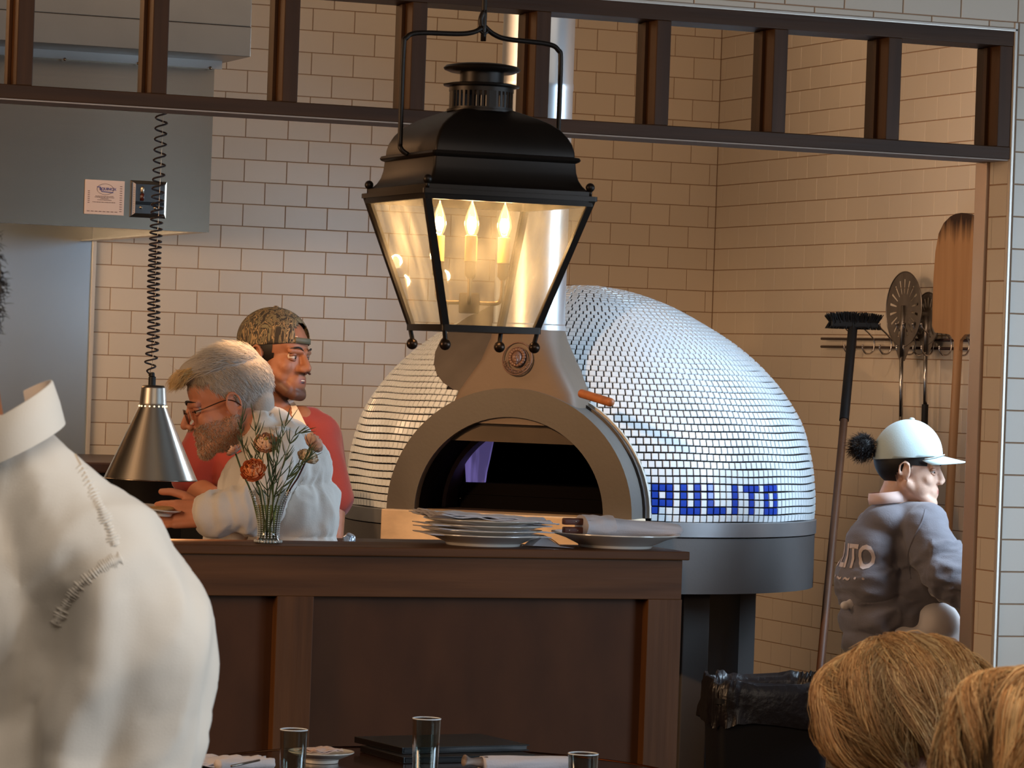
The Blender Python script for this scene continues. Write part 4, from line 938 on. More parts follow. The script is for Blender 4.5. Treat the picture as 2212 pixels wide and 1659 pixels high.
def facing(px, py, D, phi, pitch=0, roll=0):
    o = at(px, py, D=D); c2 = Vector((-o.x, -o.y, 0)).normalized(); r2_ = Vector((-c2.y, c2.x, 0)); ph = math.radians(phi)
    f = c2*math.cos(ph)+r2_*math.sin(ph); H = frame(o, f); return H @ Matrix.Rotation(math.radians(-pitch), 4, 'X') @ Matrix.Rotation(math.radians(roll), 4, 'Y')
def tomb(mb, sub, M):
    mb.add([M @ Vector(v) for v in sub.v], sub.f); return mb
def skincols(me, H, base, lip, s, beard=None, beardfn=None, flush=None):
    v = verts(me); Hi = np.array(H.inverted()); L = v @ Hi[:3, :3].T+Hi[:3, 3]; L = L/s
    c = np.tile(lin(*base), (len(v), 1)); nz = np.array([noise.noise(Vector(p)*60) for p in L*1.0])
    c *= (1+.08*nz)[:, None]
    x, y, z = L.T
    m = sm(.022, .012, np.abs(x))*sm(.010, .005, np.abs(z+.063))*sm(.080, .088, y); c = c*(1-m[:, None])+lin(*lip)*m[:, None]
    if beard is not None:
        m = beardfn(x, y, z)*(0.85+.15*nz); c = c*(1-m[:, None])+lin(*beard)*m[:, None]
    paint(me, c); return L
def person(name_label, at_floor): return empty('person', at_floor, name_label, 'person')
# ---------------------------------------------------------------- man in the camouflage cap (behind)
D1 = 10.0; fl_ = at(590, 1300, D=D1); p1_ = person('person in camouflage cap and brick red t-shirt with apron, looking right, mouth open', (fl_.x, fl_.y, 0))
H1 = facing(597, 770, D1, 56, 2, -3); s1 = 1.03
mb = MB(); sub = MB(); headprims(sub, s1, 1.0, 1.05, mouth_open=1); sub.caps((-.012*s1, .094*s1, -.030*s1), .011*s1, (.012*s1, .094*s1, -.030*s1), .011*s1); tomb(mb, sub, H1)
mb.caps(H1 @ Vector((0, -.025, -.05)), .056, at(588, 905, D=D1+.02), .062, 18)
for (a, b) in (((650, 915), (720, 1090)), ((505, 920), (415, 1055))): PCp(mb, D1, a[0], a[1], 40, b[0], b[1], 32, .0, -.02)
PB(mb, D1, 578, 1010, (110, 75, 110)); PB(mb, D1, 578, 1180, (100, 75, 150)); PCp(mb, D1, 520, 915, 40, 640, 915, 40)
PCp(mb, D1, 718, 1080, 30, 716, 1190, 24, -.02, -.10); PCp(mb, D1, 416, 1052, 30, 470, 1082, 25, -.02, -.14); PCp(mb, D1, 470, 1082, 25, 540, 1095, 21, -.14, -.20)
hs = MB(); hand(hs, Matrix.Identity(4), 1, (.5, .6, .6, .7), (.5, .2)); HH = frame(at(716, 1190, D=D1-.10), (0, 0, -1), (math.cos(.4), 0, 0)) @ Matrix.Rotation(PI/2, 4, 'Z'); tomb(mb, hs, HH)
hs = MB(); hand(hs, Matrix.Identity(4), -1, (.4, .5, .5, .6), (.5, .2)); HH = frame(at(540, 1095, D=D1-.2), Vector((.93, -.37, -.1)), (0, 0, 1)) @ Matrix.Rotation(PI/2, 4, 'Z'); tomb(mb, hs, HH)
for sx in (-.08, .10): mb.caps((fl_.x+sx, fl_.y+.02, .95), .085, (fl_.x+sx, fl_.y, .08), .05, 14)
for sx in (-.08, .10): mb.caps((fl_.x+sx, fl_.y+.03, .045), .042, (fl_.x+sx-.05, fl_.y-.13, .04), .036, 12)
me = organic(mb, .0042, 3)
beard1 = lambda x, y, z: np.clip(sm(.006, -.010, z+.016+.80*np.clip(y, 0, .08))*sm(-.03, .0, y)*.80+sm(.032, .020, np.abs(x))*sm(.007, .003, np.abs(z+.0425))*sm(.07, .085, y)*.85+sm(.026, .016, np.abs(x))*sm(-.080, -.088, z)*sm(.05, .065, y)*.5, 0, .9)*sm(-.135, -.12, z)
skincols(me, H1, (142, 94, 70), (120, 66, 56), s1, (34, 22, 18), beard1); me.materials.append(SKINV)
b1_ = bpy.data.objects.new('body', me); link(b1_, p1_)
mat('lid_brown', hexc(120, 76, 56), .5); p1_['_lid'] = 'lid_brown'; eyes(p1_, H1, s1, look=(-.5, 0), y=.0690)
obj('teeth', MB().ball((0, .0925*s1, -.0605*s1), (.011, .004, .0025), 12, 8), mat('teeth_white', hexc(206, 190, 170), .3), p1_, smooth=True, M=H1)
obj('mouth_inside', MB().ball((0, .0895*s1, -.0662*s1), (.0160, .0065, .0068), 14, 10), mat('mouth_dark', hexc(50, 18, 18), .5), p1_, smooth=True, M=H1)
for sx in (-1, 1): obj('nostril', MB().ball((sx*.0095*s1, .1075*s1, -.0405*s1), (.0035, .0045, .0028), 8, 6), bpy.data.materials['mouth_dark'], p1_, smooth=True, M=H1)
# sideburn / hair under the cap
mb = MB(); mb.ball((0, -.016*s1, .034*s1), (.0795*s1, .1005*s1, .086*s1), 90, 60); me = mb.mesh('h', True)
bm = bmesh.new(); bm.from_mesh(me); bmesh.ops.delete(bm, geom=[v for v in bm.verts if v.co.z < -.030 or (v.co.y > .036 and v.co.z < .05) or v.co.y > .07], context='VERTS'); bm.to_mesh(me); bm.free()
obj('short_hair', me, HAIRD, p1_, M=H1)
# cap
cm, cnt, cb = _mat('bark_camouflage'); NN = cnt.nodes; LL = cnt.links; cb.inputs['Roughness'].default_value = .85
tc_ = NN.new('ShaderNodeTexCoord'); mp_ = NN.new('ShaderNodeMapping'); mp_.inputs['Scale'].default_value = (1.25, 1.25, .38); LL.new(tc_.outputs['Object'], mp_.inputs[0]); na = NN.new('ShaderNodeTexNoise'); na.inputs['Scale'].default_value = 34; na.inputs['Detail'].default_value = 3; na.inputs['Distortion'].default_value = 1.2; LL.new(mp_.outputs[0], na.inputs[0])
cr_ = NN.new('ShaderNodeValToRGB'); cr_.color_ramp.interpolation = 'CONSTANT'; el = cr_.color_ramp.elements; el[0].color = hexc(40, 34, 28); el[1].position = .40; el[1].color = hexc(98, 88, 66)
for p_, c_ in ((.47, hexc(38, 32, 28)), (.505, hexc(134, 112, 80)), (.56, hexc(44, 38, 30)), (.64, hexc(104, 96, 72))): e_ = el.new(p_); e_.color = c_
LL.new(na.outputs['Fac'], cr_.inputs[0]); LL.new(cr_.outputs[0], cb.inputs['Base Color'])
def capdome(name, c, r, cutfn, holefn, m, parent, H, seam=True, seg=56, ring=36, sqz=None):
    mb = MB(); mb.ball(c, r, seg, ring); me = mb.mesh(name, True)
    if sqz:
        v = verts(me); v = np.array([sqz(*p) for p in v]); setv(me, v)
    bm = bmesh.new(); bm.from_mesh(me); z0_, sl_ = cutfn; bmesh.ops.bisect_plane(bm, geom=bm.verts[:]+bm.edges[:]+bm.faces[:], plane_co=(0, 0, z0_), plane_no=(0, -sl_, 1), clear_inner=True)
    if holefn: bmesh.ops.delete(bm, geom=[v for v in bm.verts if holefn(*v.co)], context='VERTS')
    bmesh.ops.solidify(bm, geom=bm.faces[:], thickness=.0022); bm.to_mesh(me); bm.free()
    for p_ in me.polygons: p_.use_smooth = True
    return obj(name, me, m, parent, M=H)
capg = obj('cap', MB(), cm, p1_) if False else None
cp1 = capdome('camouflage_cap', (0, -.016, .046), (.0885, .1095, .093), (.027, .16), lambda x, y, z: y > .05 and abs(x) < .034 and .052 < z < .066+.030*math.sqrt(max(0, 1-(x/.034)**2)), cm, p1_, H1)
mb = MB(); pts = []
for k in range(17):
    x = -.038+.076*k/16; pts.append(Vector((x, .016*0+math.sqrt(max(0, 1-(x/.0885)**2-((.048-.046)/.093)**2))*.1095-.014, .049)))
vs = []; fs = []
for p in pts: vs += [p+Vector((0, .0015, -.008)), p+Vector((0, .0005, .008)), p+Vector((0, -.002, .008)), p+Vector((0, -.001, -.008))]
for i in range(16):
    a = 4*i; b = a+4; fs += [(a, a+1, b+1, b), (a+1, a+2, b+2, b+1), (a+2, a+3, b+3, b+2), (a+3, a, b, b+3)]
mb.add(vs, fs); obj('cap_strap', mb, mat('olive_strap', hexc(86, 84, 68), .6), cp1, smooth=True, M=H1, label='olive plastic snap strap')
obj('strap_tab', MB().bbox((.030, .070, .040), (.036, .0865, .060), .001), mat('pale_tab', hexc(190, 164, 148), .6), cp1, M=H1, label='small pale tab')
obj('cap_button', MB().ball((0, -.016, .139), (.008, .008, .004), 12, 8), cm, cp1, smooth=True, M=H1)
mb = MB(); vs = []; fs = []
for i in range(9):
    for j in range(7):
        u = -1+2*i/8; v_ = j/6; x = u*.074*(1-.12*v_*v_); yb = -.014-.108*math.sqrt(max(0, 1-(x/.089)**2)); y_ = yb+.004-(.055*math.sqrt(max(0.02, 1-u*u*.9)))*v_; vs.append((x, y_, .012-.022*u*u-.016*v_))
for i in range(8):
    for j in range(6): a = i*7+j; fs.append((a, a+7, a+8, a+1))
mb.add(vs, fs); me = mb.mesh('b', True); bm = bmesh.new(); bm.from_mesh(me); bmesh.ops.recalc_face_normals(bm, faces=bm.faces); bmesh.ops.solidify(bm, geom=bm.faces[:], thickness=.003); bm.to_mesh(me); bm.free(); obj('cap_bill', me, cm, cp1, M=H1)
# t-shirt
TS = mat('brick_red_jersey', hexc(136, 50, 42), .9, bump=.15, bscale=300, var=.1, vscale=6, sheen=.3)
mb = MB(); PCp(mb, D1, 505, 930, 50, 665, 930, 46, .01, .01); PB(mb, D1, 580, 1000, (128, 92, 120)); PB(mb, D1, 580, 1160, (118, 92, 170)); PB(mb, D1, 590, 915, (72, 60, 46), .01)
PCp(mb, D1, 682, 945, 50, 716, 1050, 43, .0, -.02); PCp(mb, D1, 716, 1050, 43, 722, 1072, 41, -.02, -.02)
PCp(mb, D1, 460, 950, 52, 424, 1010, 46, .0, -.02); PCp(mb, D1, 424, 1010, 46, 420, 1030, 44, -.02, -.02)
me = organic(mb, .007, 5)
displace(me, lambda p: folds(p, 7, .009, (1, 1, .55), 3)); 
bm = bmesh.new(); bm.from_mesh(me)
nk1 = at(592, 866, D=D1)
bmesh.ops.delete(bm, geom=[v for v in bm.verts if ((v.co-nk1).xy.length < .072 and v.co.z > nk1.z-.045)], context='VERTS')
bm.to_mesh(me); bm.free()
ts = obj('tshirt', me, TS, p1_); tb = bvh_of(ts.data)
cpt_ = [nk1+Vector((.072*math.cos(a), .066*math.sin(a), -.044+.008*math.sin(a-.4))) for a in np.linspace(0, 2*PI, 40)[:-1]]
obj('neck_rib', MB().tube(cpt_, .005, 8, closed=True), TS, ts, smooth=True)
APR = mat('white_apron_cotton', hexc(222, 214, 210), .85, bump=.15, bscale=260, sheen=.3)
ribbon('apron_strap', [tb, bvh_of(b1_.data)], [(622, 864), (634, 884), (648, 912), (662, 942), (676, 985), (684, 1030)], .024, APR, p1_, .003, .003, label='white apron neck strap')
obj('apron_bib', organic(MB().ball(at(585, 1150, D=D1-.06), (.125, .075, .17), 24, 18), .007, 3), APR, p1_)
# ---------------------------------------------------------------- grey-haired man in white
D2 = 9.0; fl_ = at(620, 1300, D=D2); p2_ = person('person with grey hair, glasses and beard in white shirt, bending over a plate', (fl_.x, fl_.y, 0))
H2 = facing(489, 871, D2, -86, 17, 0); s2 = 1.05
mb = MB(); sub = MB(); headprims(sub, s2, 1.05, 1.0); tomb(mb, sub, H2)
mb.caps(H2 @ Vector((0, -.03, -.05)), .058, at(585, 955, D=D2+.01), .062, 18)
PB(mb, D2, 620, 1020, (80, 85, 90)); PB(mb, D2, 600, 1150, (95, 95, 130)); PCp(mb, D2, 600, 990, 45, 560, 1110, 42, -.10, -.16); PCp(mb, D2, 560, 1110, 42, 455, 1108, 26, -.16, -.20)
wr_ = at(450, 1110, D=D2-.20); pl_ = at(350, 1110, D=D2-.19)
HB = frame(wr_, (pl_-wr_), (0, 0, 1)) @ Matrix.Rotation(PI/2, 4, 'Z')   # +x along the fingers
hs = MB(); hand(hs, HB @ Matrix.Rotation(math.radians(-72), 4, 'X'), -1, (.42, .46, .5, .55), (.55, .10), 1.0); tomb(mb, hs, Matrix.Identity(4))
for sx in (-.08, .10): mb.caps((fl_.x+sx, fl_.y+.02, .95), .09, (fl_.x+sx, fl_.y, .08), .05, 14); mb.caps((fl_.x+sx, fl_.y+.03, .045), .042, (fl_.x+sx-.13, fl_.y-.03, .04), .036, 12)
me = organic(mb, .0040, 3)
beard2 = lambda x, y, z: np.clip(sm(-.030, -.05, z-.15*np.abs(x))*sm(-.045, .0, y)*.72, 0, .8)*sm(-.16, -.14, z)*(1-sm(.020, .012, np.abs(x))*sm(.012, .008, np.abs(z+.064)))
skincols(me, H2, (206, 138, 108), (176, 92, 78), s2, (186, 146, 118), beard2, None); me.materials.append(SKINV)
b2_ = bpy.data.objects.new('body', me); link(b2_, p2_)
mat('lid_pink', hexc(196, 128, 100), .5); p2_['_lid'] = 'lid_pink'; eyes(p2_, H2, s2)
# hair: volume + strands
GH = mat('grey_hair_mass', hexc(176, 166, 156), .7, bump=.6, bscale=260, bstretch=(1, .3, 1))
mb = MB(); mb.ball((0, -.022, .044), (.083, .103, .086), 28, 20); mb.ball((0, .035, .098), (.058, .058, .030), 22, 14); mb.ball((0, .075, .088), (.045, .034, .020), 18, 12); mb.ball((0, -.075, -.012), (.058, .040, .055), 18, 14)
sub = MB(); tomb(sub, mb, H2 @ Matrix.Scale(s2, 4)); me = organic(sub, .0045, 3)
v = verts(me); Hi = np.array(H2.inverted()); Lc = (v @ Hi[:3, :3].T+Hi[:3, 3])/s2
bm = bmesh.new(); bm.from_mesh(me); bm.verts.ensure_lookup_table()
def hl2(x, y, z): return z > max(.055+.0*y, 0) if y > .035 else z > (-.005+1.1*max(y+.01, 0) if y > -.03 else -.075)
bmesh.ops.delete(bm, geom=[bm.verts[i] for i in range(len(Lc)) if not hl2(*Lc[i])], context='VERTS'); bm.to_mesh(me); bm.free()
obj('hair_mass', me, GH, p2_)
hp = []; hc_ = []
for i in range(5200):
    a = random.uniform(0, 2*PI); th = math.acos(random.uniform(-.55, 1)); d = Vector((math.sin(th)*math.cos(a), math.sin(th)*math.sin(a), math.cos(th)))
    p = Vector((0, -.020, .044))+Vector((d.x*.083, d.y*.102, d.z*.086))
    if not hl2(*p): continue
    top = d.z > .45; L_ = random.uniform(.035, .06) if top else random.uniform(.010, .022)
    flow = Vector((.15*random.uniform(-1, 1), .9 if top else -.15, .15 if top else -.9)) if top else Vector((0, -.5, -.8))
    flow += Vector((random.uniform(-.3, .3), random.uniform(-.3, .3), random.uniform(-.3, .3))); flow -= d*flow.dot(d)*.8; flow.normalize(); out_ = .35 if not top else .30
    pts = [p]; q_ = p.copy()
    for k in range(4):
        st = (flow+d*out_*(1-k*.35)).normalized()*L_/4; q_ = q_+st; pts.append(q_.copy())
    hp.append([H2 @ (x*s2) for x in pts]); g = random.uniform(.8, 1.15); blond = sm(-.02, .07, p.y)*(1 if top else .5)
    hc_.append((lin(206, 200, 194)*(1-blond)+lin(206, 172, 120)*blond)*g)
for i in range(900):   # front tuft
    u = random.uniform(-1, 1); p = Vector((u*.050, .055+random.uniform(-.02, .02), .095+random.uniform(-.012, .012))); pts = []
    for k in range(6): t_ = k/5; pts.append(H2 @ ((p+Vector((u*.006*t_, .052*t_, .012*t_-.034*t_*t_))+Vector((random.uniform(-1, 1), random.uniform(-1, 1), random.uniform(-1, 1)))*.0012*k)*s2))
    hp.append(pts); hc_.append(lin(222, 184, 124)*random.uniform(.75, 1.15))
v = verts(b2_.data); nn2 = normals(b2_.data); L2 = (v @ np.array(H2.inverted())[:3, :3].T+np.array(H2.inverted())[:3, 3])/s2; w2 = beard2(L2[:, 0], L2[:, 1], L2[:, 2]); ids = np.nonzero((w2 > .35) & (L2[:, 2] > -.15))[0]
dn = H2.to_3x3() @ Vector((0, .25, -1))
for i in range(6500):  # beard
    k_ = int(ids[random.randrange(len(ids))]); p = Vector(v[k_])+Vector((random.uniform(-1, 1), random.uniform(-1, 1), random.uniform(-1, 1)))*.002; nn_ = Vector(nn2[k_]); d = (nn_*.75+dn*.55+Vector((random.uniform(-1, 1), random.uniform(-1, 1), random.uniform(-1, 1)))*.25).normalized()*random.uniform(.003, .007)
    hp.append([p-nn_*.001, p+d*.5, p+d+dn*.001]); hc_.append((lin(206, 164, 128) if random.random() < .5 else lin(214, 204, 192))*random.uniform(.7, 1.1))
hairobj('hair_strands', hp, .00055, HAIRA, p2_, hc_)
# glasses
GLF = mat('thin_metal_frame', hexc(88, 62, 48), .3, .8); gp = empty('glasses', (0, 0, 0)); bpy.data.objects.remove(gp)
gl_ = None; mb = MB()
for sx in (-1, 1): mb.tube([Vector((sx*.032+.021*math.cos(a*PI/12), .104-.10*abs(sx*.032+.021*math.cos(a*PI/12))**1.0*.3, -.006+.017*math.sin(a*PI/12)))*s2 for a in range(24)], .0012, 6, closed=True)
mb.tube([Vector((-.011, .101, .0))*s2, Vector((0, .104, .004))*s2, Vector((.011, .101, .0))*s2], .0012, 6)
for sx in (-1, 1): mb.tube(spline([Vector((sx*.053, .088, .002))*s2, Vector((sx*.074, .060, .004))*s2, Vector((sx*.0835, .010, .010))*s2, Vector((sx*.085, -.012, .004))*s2, Vector((sx*.084, -.028, -.012))*s2], 5), .0015, 6)
gf = obj('glasses_frame', mb, GLF, p2_, smooth=True, M=H2)
LENS = mat('spectacle_lens', (.9, .8, .62, 1), .05, trans=.0, spec=.8); LENS.node_tree.nodes['Principled BSDF'].inputs['Alpha'].default_value = .35
for sx in (-1, 1): obj('lens', MB().ball(Vector((sx*.032, .0935, -.006))*s2, (.0205*s2, .0015, .0165*s2), 20, 12), LENS, gf, smooth=True, M=H2)
# white shirt
mb = MB(); PB(mb, D2, 612, 975, (62, 85, 62)); PB(mb, D2, 640, 1015, (70, 100, 72)); PB(mb, D2, 628, 1110, (100, 115, 110)); PB(mb, D2, 622, 1230, (110, 125, 140))
PB(mb, D2, 545, 1050, (62, 90, 75), .05); PB(mb, D2, 535, 1160, (86, 100, 110), .04); PB(mb, D2, 540, 1260, (95, 110, 110), .04)
PCp(mb, D2, 600, 985, 54, 560, 1090, 50, -.12, -.18); PCp(mb, D2, 560, 1095, 50, 478, 1110, 42, -.18, -.20); PCp(mb, D2, 478, 1110, 46, 462, 1109, 41, -.20, -.20)
PCp(mb, D2, 575, 935, 52, 610, 985, 62)
me = organic(mb, .0065, 5); displace(me, lambda p: folds(p, 9, .014, (1, 1, .4), 9)+folds(p, 22, .004, (1, 1, .6), 2))
bm = bmesh.new(); bm.from_mesh(me); cuffc = at(452, 1108, D=D2-.20); nk2 = at(548, 912, D=D2)
bmesh.ops.delete(bm, geom=[v for v in bm.verts if (v.co-cuffc).length < .042], context='VERTS')
bm.to_mesh(me); bm.free(); WS = obj('white_shirt', me, CLOTH, p2_); wb_ = bvh_of(WS.data)
# collar band round the neck
def collar(c0, c1, a_, dep, h, m, parent, t0=0, t1=2*PI, n=40, M=None, flare=1.05):
    mb = MB(); vs = []; fs = []
    for i in range(n+1):
        t_ = t0+(t1-t0)*i/n
        lo = c0+a_*math.cos(t_)+dep*math.sin(t_); hi = c1+(a_*math.cos(t_)+dep*math.sin(t_))*flare; o_ = (a_*math.cos(t_)+dep*math.sin(t_)).normalized()*.003
        mid = (lo+hi)/2+o_*.8; vs += [lo, mid, hi, hi+o_, mid+o_, lo+o_]
    for i in range(n):
        for j in range(5): a = i*6+j; fs.append((a, a+1, a+7, a+6))
        fs.append((i*6+5, i*6, i*6+6, i*6+11))
    mb.add(vs, fs); me = mb.mesh('c', True); fixn(me); return obj('collar', me, m, parent)
cA = at(596, 925, D=D2) - at(535, 960, D=D2); collar(at(566, 944, D=D2), at(556, 922, D=D2), (at(598, 905, D=D2)-at(528, 965, D=D2))*.52, Vector((-.30, -.85, .05)).normalized()*.066, 0, CLOTH, WS, flare=1.0)
ribbon('yoke_seam', wb_, [(585, 925), (610, 955), (615, 990), (600, 1030), (580, 1060)], .003, mat('seam_thread', hexc(196, 186, 178), .9), WS, .001, .002)
# the plate he holds
hp_ = empty('side_plate', at(343, 1101, D=D2-.20), 'small plate of flat food held under the conical heat lamp', 'plate')
PM = Matrix.Translation(at(343, 1101, D=D2-.20)) @ Matrix.Rotation(.10, 4, 'X') @ Matrix.Rotation(.08, 4, 'Y')
obj('plate_body', MB().lathe([(0, -.010), (.030, -.010), (.034, -.012), (.036, -.006), (.056, .003), (.057, .006), (.054, .0065), (.036, -.002), (0, -.004)], 40, PM, cap=False), PORC, hp_, smooth=True, angle=40)
obj('flatbread', organic(MB().ball(PM @ Vector((-.004, 0, .002)), (.043, .043, .005), 20, 10).ball(PM @ Vector((.012, .006, .006)), (.03, .03, .004), 20, 10), .003, 2), mat('bread_gold', hexc(214, 164, 100), .7, var=.3, vscale=60), hp_)
# ---------------------------------------------------------------- woman in the pale cap
D3 = 10.1; fl_ = at(1930, 1300, D=D3); p3_ = person('person in pale blue cap and grey sweatshirt with white lettering, back turned, facing right', (fl_.x, fl_.y, 0))
H3 = facing(1966, 1014, D3, 86, 3, 0); s3 = .90
mb = MB(); sub = MB(); headprims(sub, s3, .97, .95); tomb(mb, sub, H3)
mb.caps(H3 @ Vector((0, -.025, -.05)), .047, at(1925, 1105, D=D3+.01), .052, 18)
PB(mb, D3, 1925, 1195, (52, 50, 80)); PB(mb, D3, 1930, 1400, (58, 60, 130)); PCp(mb, D3, 1990, 1150, 30, 2045, 1260, 33, -.10, -.14); PCp(mb, D3, 2045, 1260, 33, 2150, 1285, 22, -.14, -.16); PCp(mb, D3, 1890, 1140, 36, 1880, 1280, 33, .12, .16)
PCp(mb, D3, 1880, 1280, 32, 1960, 1320, 24, .16, .2)
hs = MB(); hand(hs, frame(at(2150, 1285, D=D3-.16), (.93, -.3, 0), (0, 0, 1)) @ Matrix.Rotation(PI/2, 4, 'Z'), 1, (.5, .5, .6, .6), (.5, .2), .92); tomb(mb, hs, Matrix.Identity(4))
hs = MB(); hand(hs, frame(at(1960, 1320, D=D3+.2), (.93, -.3, 0), (0, 0, 1)) @ Matrix.Rotation(PI/2, 4, 'Z'), -1, (.5, .5, .6, .6), (.5, .2), .92); tomb(mb, hs, Matrix.Identity(4))
for sx in (-.05, .09): mb.caps((fl_.x+sx, fl_.y+sx*.6, .72), .075, (fl_.x+sx, fl_.y+sx*.6, .07), .045, 14); mb.caps((fl_.x+sx, fl_.y+sx*.6, .04), .036, (fl_.x+sx+.13, fl_.y+sx*.6-.05, .035), .03, 12)
me = organic(mb, .0040, 3); skincols(me, H3, (216, 176, 154), (190, 120, 110), s3); me.materials.append(SKINV); b3_ = bpy.data.objects.new('body', me); link(b3_, p3_)
mat('lid_pale', hexc(206, 166, 144), .5); p3_['_lid'] = 'lid_pale'; eyes(p3_, H3, s3, look=(0, -.5))
mb = MB(); mb.ball((0, -.018, .030), (.080, .100, .090), 90, 60); me = mb.mesh('h', True); me.transform(Matrix.Scale(s3, 4))
bm = bmesh.new(); bm.from_mesh(me); bmesh.ops.delete(bm, geom=[v for v in bm.verts if v.co.z < -.045*s3 or (v.co.y > .012*s3 and v.co.z < .015*s3) or (v.co.y > -.035*s3 and v.co.z < -.012*s3) or v.co.y > .06*s3], context='VERTS'); bm.to_mesh(me); bm.free(); obj('short_hair', me, HAIRD, p3_, M=H3)
PC3 = mat('pale_blue_cap_cloth', hexc(196, 214, 216), .85, bump=.1, bscale=240, sheen=.2)
def tall(x, y, z):
    zz = (z-.03)/.125; k = 1+.10*max(0, min(zz, 1))*(1-max(0, min(zz, 1))*.6); return (x*k, y*k+.004*max(zz, 0), z)
cp3 = capdome('cap', (0, -.012, .030), (.089, .110, .128), (.038, .14), lambda x, y, z: y < -.08 and abs(x) < .03 and .04 < z < .065, PC3, p3_, H3 @ Matrix.Scale(s3, 4), sqz=tall)
obj('cap_button', MB().ball((0, -.008, .159), (.009, .009, .005), 12, 8), PC3, cp3, smooth=True, M=H3 @ Matrix.Scale(s3, 4))
mb = MB(); vs = []; fs = []
for i in range(13):
    for j in range(9):
        u = -1+2*i/12; v_ = j/8; x = u*.078; yb = -.010+.110*math.sqrt(max(0, 1-(x/.090)**2)); vs.append((x*(1-.08*v_), yb-.003+.078*math.sqrt(max(0.02, 1-u*u*.85))*v_, .052-.018*u*u-.012*v_))
for i in range(12):
    for j in range(8): a = i*9+j; fs.append((a, a+9, a+10, a+1))
mb.add(vs, fs); me = mb.mesh('b', True); bm = bmesh.new(); bm.from_mesh(me); bmesh.ops.recalc_face_normals(bm, faces=bm.faces); bmesh.ops.solidify(bm, geom=bm.faces[:], thickness=.003); bm.to_mesh(me); bm.free(); obj('cap_brim', me, PC3, cp3, M=H3 @ Matrix.Scale(s3, 4))
obj('brim_cord', MB().tube([Vector((x, -.008+.111*math.sqrt(max(0, 1-(x/.090)**2)), .056-.018*(x/.078)**2)) for x in np.linspace(-.078, .078, 20)], .0018, 6), PC3, cp3, smooth=True, M=H3 @ Matrix.Scale(s3, 4))
# bun
bc = at(1864, 966, D=D3); bp_ = []; bcz = []
obj('hair_bun', organic(MB().ball(bc, (.028, .028, .032), 18, 14).ball(bc+Vector((-.012, 0, .006)), .022, 14, 10), .004, 2), HAIRD, p3_)
for i in range(1500):
    d = Vector((random.gauss(0, 1), random.gauss(0, 1), random.gauss(0, 1))).normalized(); p = bc+d*.026; q1 = p+d*.008+Vector((random.uniform(-1, 1), random.uniform(-1, 1), random.uniform(-1, 1)))*.008; q2 = q1+d*.006+Vector((-.006, 0, -.004))+Vector((random.uniform(-1, 1), random.uniform(-1, 1), random.uniform(-1, 1)))*.008; bp_.append([p, q1, q2]); bcz.append(lin(22, 17, 18))
hairobj('bun_strands', bp_, .0007, HAIRA, p3_, bcz)
# sweatshirt
SW = mat('grey_sweatshirt', hexc(124, 120, 126), .9, bump=.2, bscale=240, var=.08, vscale=8, sheen=.4)
mb = MB(); PB(mb, D3, 1922, 1128, (62, 75, 46)); PCp(mb, D3, 1945, 1118, 36, 2006, 1128, 42, .0, -.08); PB(mb, D3, 1892, 1185, (68, 95, 75), .02); PB(mb, D3, 1884, 1250, (76, 100, 80), .02); PB(mb, D3, 1900, 1330, (78, 95, 72), .02); PB(mb, D3, 1905, 1385, (80, 96, 46), .02)
PB(mb, D3, 1975, 1180, (72, 90, 80), .02); PB(mb, D3, 1975, 1260, (70, 85, 70), .02); PB(mb, D3, 1950, 1320, (62, 85, 60), .02)
PCp(mb, D3, 1995, 1140, 46, 2020, 1195, 54, -.09, -.11); PCp(mb, D3, 2020, 1195, 54, 2042, 1236, 48, -.11, -.13); PCp(mb, D3, 2044, 1236, 50, 2130, 1285, 34, -.14, -.16)
PCp(mb, D3, 1890, 1140, 42, 1882, 1280, 46, .12, .17); PCp(mb, D3, 1882, 1280, 44, 1950, 1315, 36, .17, .2)
me = organic(mb, .0065, 14)
def swf(p):
    x, y = proj(p); lo = max(0, min(1, (y-1180)/120)); return folds(p, 9, .003+.012*lo, (.8, .8, 1.6), 4)+(folds(Vector((p.x*.6, p.y, p.z*1.6)), 16, .009, (1, 1, 1), 3) if x > 2010 and y > 1170 else 0)
displace(me, swf); bm = bmesh.new(); bm.from_mesh(me); hemz = at(1900, 1412, D=D3).z
bm.to_mesh(me); bm.free(); sw_ = obj('sweatshirt', me, SW, p3_); sb = bvh_of(sw_.data)
TEE = mat('pink_tee_collar', hexc(226, 196, 186), .85); collar(at(1918, 1086, D=D3), at(1916, 1062, D=D3), (at(1955, 1075, D=D3)-at(1880, 1082, D=D3))*.52, Vector((-.42, -.9, .0)).normalized()*.058, 0, TEE, p3_, flare=.96)
for a, b in (((1990, 1095), (1962, 1195)),): ribbon('sleeve_seam', sb, [(2000, 1100), (1992, 1128), (1975, 1160), (1962, 1200), (1966, 1250)], .004, SW, sw_, .002, .003)
